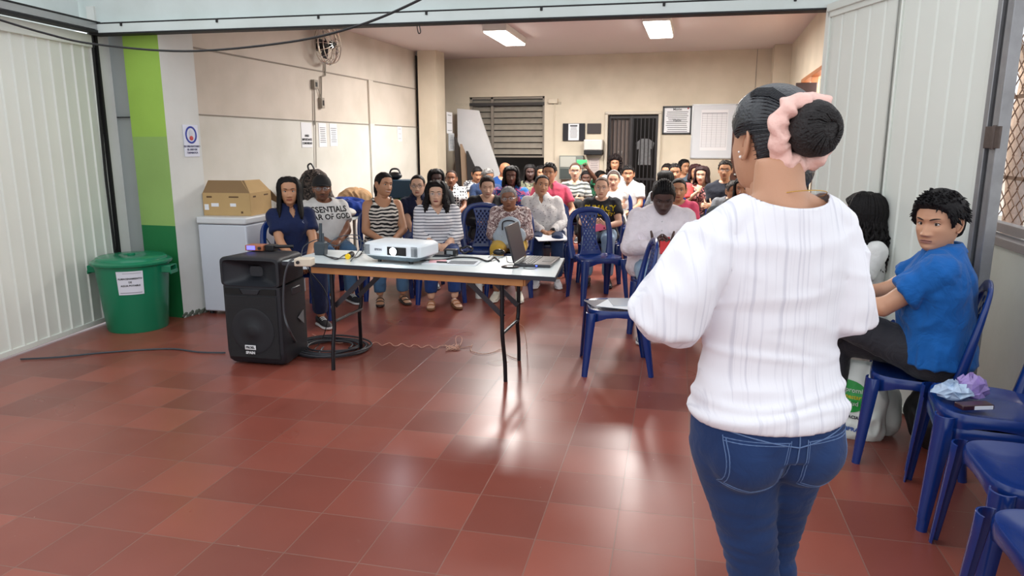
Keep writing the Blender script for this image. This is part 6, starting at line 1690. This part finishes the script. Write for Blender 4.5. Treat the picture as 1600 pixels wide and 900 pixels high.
g = M(); g.sphere((0, 0, .09), (.165, .075, .12), 20, 14); g.sphere((0, -.02, .20), (.11, .05, .085), 16, 10)
gm = remesh(g, .010, 3); disp(gm, .010, 10, 4)
o = empty('hand_bag', v, P_root['old'][0].rotation_euler.z); tag(o, 'pale blue-grey cloth bag hugged by the grey-haired person', 'bag')
link('body', gm, cloth('pale_bag_cloth', 'plain', (174, 188, 200)), o, 180)
t = M(); t.tube(bez([(-.065, -.075, .16), (-.06, -.08, .235), (.0, -.08, .255), (.06, -.08, .235), (.065, -.075, .16)], 5), .006, 6); t.build('strap', blk, o)
v = locw(P_root['glasses17'][0], (.02, -.26, .50))
g = M(); g.sphere((0, 0, .13), (.13, .08, .14), 18, 12); gm = remesh(g, .012, 3); disp(gm, .012, 10, 4)
o = link('hand_bag', gm, mat('black_nylon'), None, 180, loc=v); tag(o, 'black bag on the lap of the person in dark-rimmed glasses', 'bag')
v, a = at_hand('navypolo', 0, (.05, -.06, -.03))
o = M().box((0, 0, 0), (.07, .012, .06), rot=Matrix.Rotation(R(-30), 3, 'X')).build('tissue_packet', paper, loc=v, rz=a, bevel=.003); tag(o, 'small white tissue packet in the hands of the person in the navy polo', 'tissue')

# ================================================================== THE SEATED MAN IN BLUE
bl = cloth('azure_shirt', 'plain', (22, 96, 172), bump=.5)
rt_, arm_, k_ = person(dict(head=(1466, 297, 3.25), label='person with black hair in a bright blue short-sleeved shirt, seated at the right, looking back', skin=(198, 148, 118), sex='m', abs=True, byaw=-104, hyaw=-44,
    pitch=4, w=1.03, fat=1.12, z0=.49, arms='thighs', shirt=bl, collar=True, neck=('v', .045, .05), legs=cloth('charcoal_trousers', 'plain', (50, 50, 56), bump=.6), hair=H('short', color=(24, 22, 24), off=.017, top=1.45, n=900, L=.028, front=.064, burn=-.02, lump=.1), res=2,
    sleeve='short', loose=.026, fold=.010, lean=-.08, knee1=(.05, -.46, .66), ank1=(-.20, -.48, .40), knee0=(-.10, -.45, .51), wrist0=(-.06, -.46, .74), wrist1=(.04, -.45, .735),
    hd1=(-.6, -.8, -.1), hd0=(.5, -.8, -.1), face=dict(frown=.35, brow=1.1, jaw=1.04, lipc=(172, 116, 104), gaze=.35), shoes=('sneaker', (30, 30, 32), (40, 40, 42)), toe1=(-.9, -.4, 0), hem=.47, hsize=1.08, trouser_end=.95))
P_blue = rt_
v = rt_.location + Matrix.Rotation(rt_.rotation_euler.z, 3, 'Z') @ Vector((.0, -.085, 0))
cM.location = (v.x, v.y, 0); cM.rotation_euler.z = rt_.rotation_euler.z

# ================================================================== THE PRESENTER, STANDING WITH HER BACK TO THE CAMERA
def presenter():
    # heading: forward = away from the camera, turned a little to the left
    C = atD(1205, 500, 1.66); base = Vector((C.x, C.y, 0))
    face_dir = R(180)+YAW+R(10)
    root = empty('person', base, face_dir)
    tag(root, 'person seen from behind with a black bun, pink scrunchie, white pleated blouse and blue jeans', 'person')
    L = lambda x, y, z: Vector((x, y, z))      # local: forward -Y, her left hand side is local +X
    skin = (196, 146, 116)
    # torso: z, rx, ry, y
    S = [(.80, .172, .128, .010), (.86, .176, .130, .014), (.92, .168, .118, .008), (.98, .150, .102, .0), (1.04, .140, .096, -.002), (1.10, .146, .102, -.004), (1.17, .156, .110, -.006), (1.23, .160, .104, .0), (1.29, .160, .086, .008), (1.325, .125, .066, .014), (1.345, .080, .056, .016)]
    arms = []
    for s in (-1, 1):
        sh = L(s*(.160 if s > 0 else .138), .010, 1.285); el = L(s*.170, .035, 1.125) if s < 0 else L(s*.262, .010, 1.140)
        wr = L(s*.06, -.235, 1.17)
        arms.append((sh, el, wr))
    legs = [(L(-.080, -.01, .82), L(-.105, -.09, .46), L(-.105, -.08, .085)), (L(.080, .0, .82), L(.000, .0, .46), L(-.01, .05, .085))]
    def tors(m, inf, n0=0):
        m.rings([ring_h(z, rx+inf, ry+inf, y, 0, 36) for z, rx, ry, y in S[n0:]])
    b = M(); tors(b, 0)
    for i, (sh, el, wr) in enumerate(arms):
        P = [sh.lerp(el, f) for f in np.linspace(0, 1, 6)]+[el.lerp(wr, f) for f in np.linspace(.15, 1, 6)]
        b.tube(P, [.052, .050, .047, .044, .042, .040, .040, .038, .035, .031, .028, .026], 20); b.sphere(sh, .055, 14, 10)
    for h, k, a in legs:
        P = [h.lerp(k, f) for f in np.linspace(0, 1, 8)]+[k.lerp(a, f) for f in np.linspace(.12, 1, 8)]
        b.tube(P, [.088, .086, .080, .073, .066, .060, .055, .050]+[.050, .050, .048, .046, .040, .036, .032, .030], 24)
    b.tube([(.004, .018, 1.28), (.006, .018, 1.335), (.010, .015, 1.375), (.012, .010, 1.41), (.012, .004, 1.47)], [.085, .072, .061, .056, .052], 24)
    for s in (-1, 1):
        b.tube([(0, .018, 1.385), (s*.05, .018, 1.362), (s*.10, .016, 1.335), (s*.145, .012, 1.305)], [.030, .034, .036, .036], 14)
        b.sphere((s*.072, .060, .80), (.088, .078, .092), 18, 12); b.sphere((s*.07, -.085, 1.16), (.062, .052, .060), 14, 10)
    bm_ = remesh(b, .009, 6)
    full = M(); full.v = [tuple(v.co) for v in bm_.vertices]; full.f = [tuple(p.vertices) for p in bm_.polygons]; full.m = [0]*len(full.f)
    for i, (sh, el, wr) in enumerate(arms): hand_mesh(full, wr, (-.5 if i else .5, -.8, .25), (0, .2, .9), -1 if i == 0 else 1, .7, .92, nseg=9)
    hm = build_head(dict(lips=1.1), 2)
    crown = atD(1213, 130, 1.66)
    hl = root.matrix_basis.inverted() if False else (Matrix.Rotation(-face_dir, 4, 'Z') @ Matrix.Translation(-base))
    cl = hl @ crown
    hk = 1.07
    ht = R(10)
    hq = Matrix.Translation((cl.x, cl.y, cl.z-.122*hk)) @ Matrix.Rotation(ht, 4, 'Z') @ Matrix.Rotation(R(-3), 4, 'X') @ Matrix.Scale(hk, 4)
    hm.xf(hq); full.join(hm)
    # neck bridging head and back
    nt_ = hq @ Vector((0, .03, -.05)); pass
    mats = [skin_mat(skin), mat('lips_presenter', (170, 100, 96), .4), mat('eye_white'), mat('iris'), mat('brow_27_20_19', (27, 20, 19), .8), skin_mat(skin)]
    me = full.mesh('body'); link('body', me, mats, root, 180)
    # jeans
    t = M(); t.rings([ring_h(z, rx+.009, ry+.010, y, 0, 36) for z, rx, ry, y in S[:4]])
    for h, k, a in legs:
        P = [h.lerp(k, f) for f in np.linspace(0, 1, 9)]+[k.lerp(a, f) for f in np.linspace(.12, .97, 8)]
        t.tube(P, [.104, .102, .096, .088, .081, .075, .070, .066, .064]+[.062, .066, .065, .060, .053, .047, .043, .041], 28)
    for s in (-1, 1): t.sphere((s*.072, .060, .805), (.095, .088, .100), 20, 14)
    jm = remesh(t, .008, 5)
    # folds of tight denim: soft horizontal creases round the thighs and knees
    nm = [v.normal.copy() for v in jm.vertices]
    for i, v in enumerate(jm.vertices):
        c = v.co; q = Vector((c.x*7, c.y*7, c.z*34)); f = 1-abs(mnoise.noise(q))*2.4
        w = max(0, min(1, (.74-c.z)/.1)); v.co = c+nm[i]*(f-.4)*.0035*w
    jean = cloth('presenter_denim', 'denim', (24, 44, 84), (36, 62, 108), bump=.25)
    jo_ = link('jeans', jm, jean, root, 180)
    bv = BVHTree.FromPolygons([v.co for v in jm.vertices], [p.vertices for p in jm.polygons])
    st = mat('pale_denim_seam', (92, 118, 160), .7, var=.2, vscale=300)
    def on_j(x, z, d=.0015):
        h = bv.ray_cast(Vector((x, 1, z)), Vector((0, -1, 0))); return (h[0]+Vector((0, d, 0))) if h[0] else Vector((x, .13, z))
    def seam(pts, name='seam', r=.0016):
        P = []
        for (x0, z0), (x1, z1) in zip(pts[:-1], pts[1:]):
            for f in np.linspace(0, 1, 10)[:-1]: P.append(on_j(x0+(x1-x0)*f, z0+(z1-z0)*f))
        P.append(on_j(*pts[-1])); t = M(); t.tube(P, r, 5, up=(0, 1, 0)); return t.build(name, st, jo_, 180)
    for s in (-1, 1):
        pk = M(); g_ = []
        for j in range(13):
            row = []
            f = j/12; z = .862-.125*f
            for i in range(13):
                u = 2*i/12-1; zz = z-(.016*(1-abs(u)) if j > 9 else 0)*(j-9)/3 if j > 9 else z
                row.append(on_j(s*.086+u*(.066-.008*f), zz, .0022))
            g_.append(row)
        pk.rings(g_, 0, False, False); pk.build('pocket', jean, jo_, 180)
        for k_ in (0, .005): seam([(s*.086-.066+k_, .862-k_), (s*.086-.058+k_, .737+k_), (s*.086, .721+k_), (s*.086+.058-k_, .737+k_), (s*.086+.066-k_, .862-k_)], r=.0012)
        seam([(s*.086-.066, .857), (s*.086+.066, .857)], r=.0014); seam([(s*.086-.066, .850), (s*.086+.066, .850)], r=.0014)
    seam([(0, .90), (.0, .80), (0, .74)])
    seam([(-.15, .875), (0, .845), (.15, .875)], r=.0018)
    # blouse: pleated body and full sleeves gathered at the cuff
    g = M()
    SB = [(.876, .184, .142, .016), (.897, .184, .142, .016), (.92, .180, .132, .010), (.98, .166, .116, .004), (1.04, .156, .110, .0), (1.10, .160, .114, -.002), (1.17, .170, .120, -.004), (1.23, .174, .114, .0), (1.28, .168, .104, .008), (1.318, .142, .088, .016), (1.345, .120, .080, .018), (1.375, .096, .076, .018), (1.402, .08, .068, .016)]
    g.rings([ring_h(z, rx, ry, y, 0, 40) for z, rx, ry, y in SB])
    for s in (-1, 1): g.tube([(0, .018, 1.385), (s*.05, .018, 1.364), (s*.10, .016, 1.338), (s*.145, .012, 1.306)], [.038, .044, .047, .048], 16)
    for i, (sh, el, wr) in enumerate(arms):
        dn = L(0, 0, -1)
        P = [sh+L(0, 0, .012), sh.lerp(el, .25), sh.lerp(el, .5), sh.lerp(el, .75)+dn*.004, el+dn*.012, el.lerp(wr, .12)+dn*.020, el.lerp(wr, .3)+dn*.026, el.lerp(wr, .5)+dn*.020, el.lerp(wr, .7)+dn*.010, el.lerp(wr, .84), el.lerp(wr, .93)]
        if i == 1: Rr = [.062, .072, .076, .080, .084, .084, .080, .070, .056, .040, .033]
        else: Rr = [.056, .060, .062, .064, .064, .064, .062, .056, .048, .040, .033]
        g.tube(P, Rr, 26); g.sphere(sh, .058, 18, 12)
    bm2 = remesh(g, .006, 6)
    nm = [v.normal.copy() for v in bm2.vertices]
    fold_lines = [(.905, .010, 60), (.94, .007, 50), (1.035, .006, 55)]
    for i, v in enumerate(bm2.vertices):
        c = v.co.copy(); a = abs(c.x) < .17
        q = Vector((c.x*6, c.y*6, c.z*15+3)); f = 1-abs(mnoise.noise(q+Vector((mnoise.noise(q*.6), 0, 0))))*2.3
        on_arm = abs(c.x) > .185 or (c.y < -.13)
        amp = .004 if not on_arm else .0
        o_ = (f-.35)*amp
        if on_arm:      # folds run along the sleeve
            q = Vector((c.x*16, c.y*16, c.z*7)); f2 = 1-abs(mnoise.noise(q))*2.3; o_ = (f2-.3)*.009
        elif c.z < 1.08:
            for zc, am, fr in fold_lines:
                zz = zc+.012*math.sin(c.x*14+zc*30)+.01*mnoise.noise(Vector((c.x*5, zc*9, 0))); o_ += am*math.exp(-((c.z-zz)/.009)**2)*(.6+.5*mnoise.noise(Vector((c.x*8, zc*20, 1))))
        v.co = c+nm[i]*o_
    for v in bm2.vertices: v.co.y -= .014
    cut_neck(bm2, .104, .040, 1.405, 'round', 1.0, -.02)
    for v in bm2.vertices: v.co.y += .014
    # blouse cloth: fine vertical pin-pleats
    m = bpy.data.materials.new('white_pleated_blouse'); m.use_nodes = True; nt2 = m.node_tree; bb = nt2.nodes['Principled BSDF']
    bb.inputs['Base Color'].default_value = lin((236, 234, 240)); bb.inputs['Roughness'].default_value = .85; bb.inputs['Specular IOR Level'].default_value = .2
    tc = nt2.nodes.new('ShaderNodeTexCoord')
    w1 = nt2.nodes.new('ShaderNodeTexNoise'); w1.noise_dimensions = '3D'; w1.inputs['Scale'].default_value = 1.0; w1.inputs['Detail'].default_value = 3
    mp = nt2.nodes.new('ShaderNodeMapping'); mp.inputs['Scale'].default_value = (120, 10, 2.0)
    nt2.links.new(tc.outputs['Object'], mp.inputs['Vector']); nt2.links.new(mp.outputs['Vector'], w1.inputs['Vector'])
    rp = ramp(nt2, w1.outputs['Fac'], [(0.30, (212, 211, 220)), (0.46, (234, 233, 239))], False); nt2.links.new(rp.outputs['Color'], bb.inputs['Base Color'])
    bp_ = nt2.nodes.new('ShaderNodeBump'); bp_.inputs['Strength'].default_value = .5; bp_.inputs['Distance'].default_value = .002
    nt2.links.new(w1.outputs['Fac'], bp_.inputs['Height']); nt2.links.new(bp_.outputs['Normal'], bb.inputs['Normal'])
    bo = link('blouse', bm2, m, root, 180); thick(bo, .0025)
    # hair pulled back, bun and scrunchie
    st_ = dict(kind='cap', off=.010, front=.080, nape=-.106, burn=.0, lump=.02)
    hc_ = hair_cap(st_, 110, 80)
    hc_.sphere((0, .058, -.058), (.061, .050, .058), 28, 20)
    # long combed strands lying on the cap, running back toward the bun
    bc = Vector((.022, .128, .028))
    for i in range(150):
        a = R(38)+(2*math.pi-R(76))*i/149
        P = []
        z0 = max(hairline(a, st_)+.004, -.07)
        s0 = scalp_pt(a, z0, .004); tgt = Vector((0, .105, .02))
        for f in np.linspace(0, 1, 9):
            q = s0.lerp(tgt, f); r3 = math.sqrt((q.x/.0855)**2+((q.y-.008)/.1035)**2+((q.z-.01)/.114)**2)
            if q.z < -.0: r3 = math.sqrt((q.x/.0855)**2+((q.y-.008)/.1035)**2+((q.z-.0)/.125)**2)
            q2 = Vector((q.x/r3, .008+(q.y-.008)/r3, q.z/r3)) if r3 > 1e-3 else q
            P.append(q2)
        hc_.tube(P, [.0005]+[.0013]*7+[.0006], 4, 0)
    hc_.xf(hq)
    hcol = mat('presenter_hair', (22, 24, 32), .30, var=.2, vscale=80, bump=.3, bscale=160, spec=.7)
    ho = hc_.build('hair', hcol, root, 180)
    bn_ = M(); bn_.sphere(bc+Vector((0, .020, 0)), (.056, .046, .057), 40, 28)
    bq = bn_.mesh('x'); vs = [Vector(v.co) for v in bq.vertices]; bpy.data.meshes.remove(bq)
    c0 = bc+Vector((0, .020, 0)); bn_.v = [tuple(c0+(v-c0)*(1+.05*mnoise.noise(v*60)+.03*math.sin(math.atan2(v.z-c0.z, v.x-c0.x)*3+(v-c0).length*160))) for v in vs]
    for i in range(46):
        a = i*2.4; rr_ = .050
        P = [c0+Vector((math.cos(a+.9*f*2)*rr_*math.cos((f-.5)*2.4), (.045*math.sin((f-.5)*2.8)), math.sin(a+.9*f*2)*rr_*math.cos((f-.5)*2.4)))*1.02 for f in np.linspace(0, 1, 8)]
        bn_.tube(P, [.001, .003, .0038, .004, .004, .0038, .003, .001], 5)
    bn_.xf(hq); bn_.build('bun', mat('bun_hair', (26, 21, 22), .65, var=.3, vscale=90, bump=.8, bscale=160), ho, 180)
    sc_m = M(); rs = []
    nn = 120
    for j in range(nn):
        a = 2*math.pi*j/nn; ruf = math.sin(a*5)*.5+math.sin(a*8+1)*.3
        nz_ = mnoise.noise(Vector((math.cos(a)*2.2, math.sin(a)*2.2, 4)))
        ctr = bc+Vector((.008, 0, -.008))+Vector((math.cos(a)*(.062+.014*nz_), -.004+.012*mnoise.noise(Vector((math.cos(a)*3, math.sin(a)*3, 9))), math.sin(a)*(.062+.014*nz_)))
        rad_ = Vector((math.cos(a), 0, math.sin(a))); row = []
        for k in range(14):
            ph = 2*math.pi*k/14; wr_ = .020*(1+.5*mnoise.noise(Vector((math.cos(a)*3.5+math.cos(ph), math.sin(a)*3.5+math.sin(ph), 2)))+.05*math.sin(a*15+ph))
            row.append(hq @ (ctr+rad_*math.cos(ph)*wr_+Vector((0, 1, 0))*math.sin(ph)*wr_*1.05))
        rs.append(row)
    rs.append(rs[0]); sc_m.rings(rs, 0, False)
    sc_m.build('scrunchie', mat('pink_satin', (238, 192, 180), .35, var=.06, bump=.3, bscale=80), root, 180)
    e = M(); ep = hq @ Vector((.079, .002, -.034))
    for s in (-1, 1): e.sphere(hq @ Vector((s*.079, -.002, -.036)), .004, 10, 8); e.sphere(hq @ Vector((s*.078, -.010, -.026)), .003, 8, 6)
    e.build('earring', mat('pearl', (244, 236, 230), .15, .3, var=0), root, 180)
    nk = M(); nk.tube([(nt_.x*.6+.066*math.sin(a), .022-.066*math.cos(a), 1.385-.018*math.cos(a)) for a in np.linspace(0, 2*math.pi, 32)], .0012, 5)
    nk.build('necklace', mat('gold', (210, 170, 90), .25, .9, var=0), root, 180)
    for i, (h, k, a) in enumerate(legs): shoe_mesh(a, ((-1 if i == 0 else 1)*.15, -1, 0), .95, 'sneaker').build('shoe', [mat('shoe_30_30_34', (30, 30, 34), .5), mat('sole_210_210_210', (210, 210, 210), .6), skin_mat(skin)], root)
    mc = M(); q = arms[1][2]+L(-.05, -.06, .02); mc.tube([q+L(0, 0, -.06), q+L(0, -.0, .10)], [.012, .015], 12); mc.sphere(q+L(0, 0, .125), .026, 14, 10)
    mo = mc.build('microphone', blk); mo.matrix_world = Matrix.Translation(base) @ Matrix.Rotation(face_dir, 4, 'Z')
    tag(mo, 'black microphone in the hands of the person in the white blouse', 'microphone')
presenter()
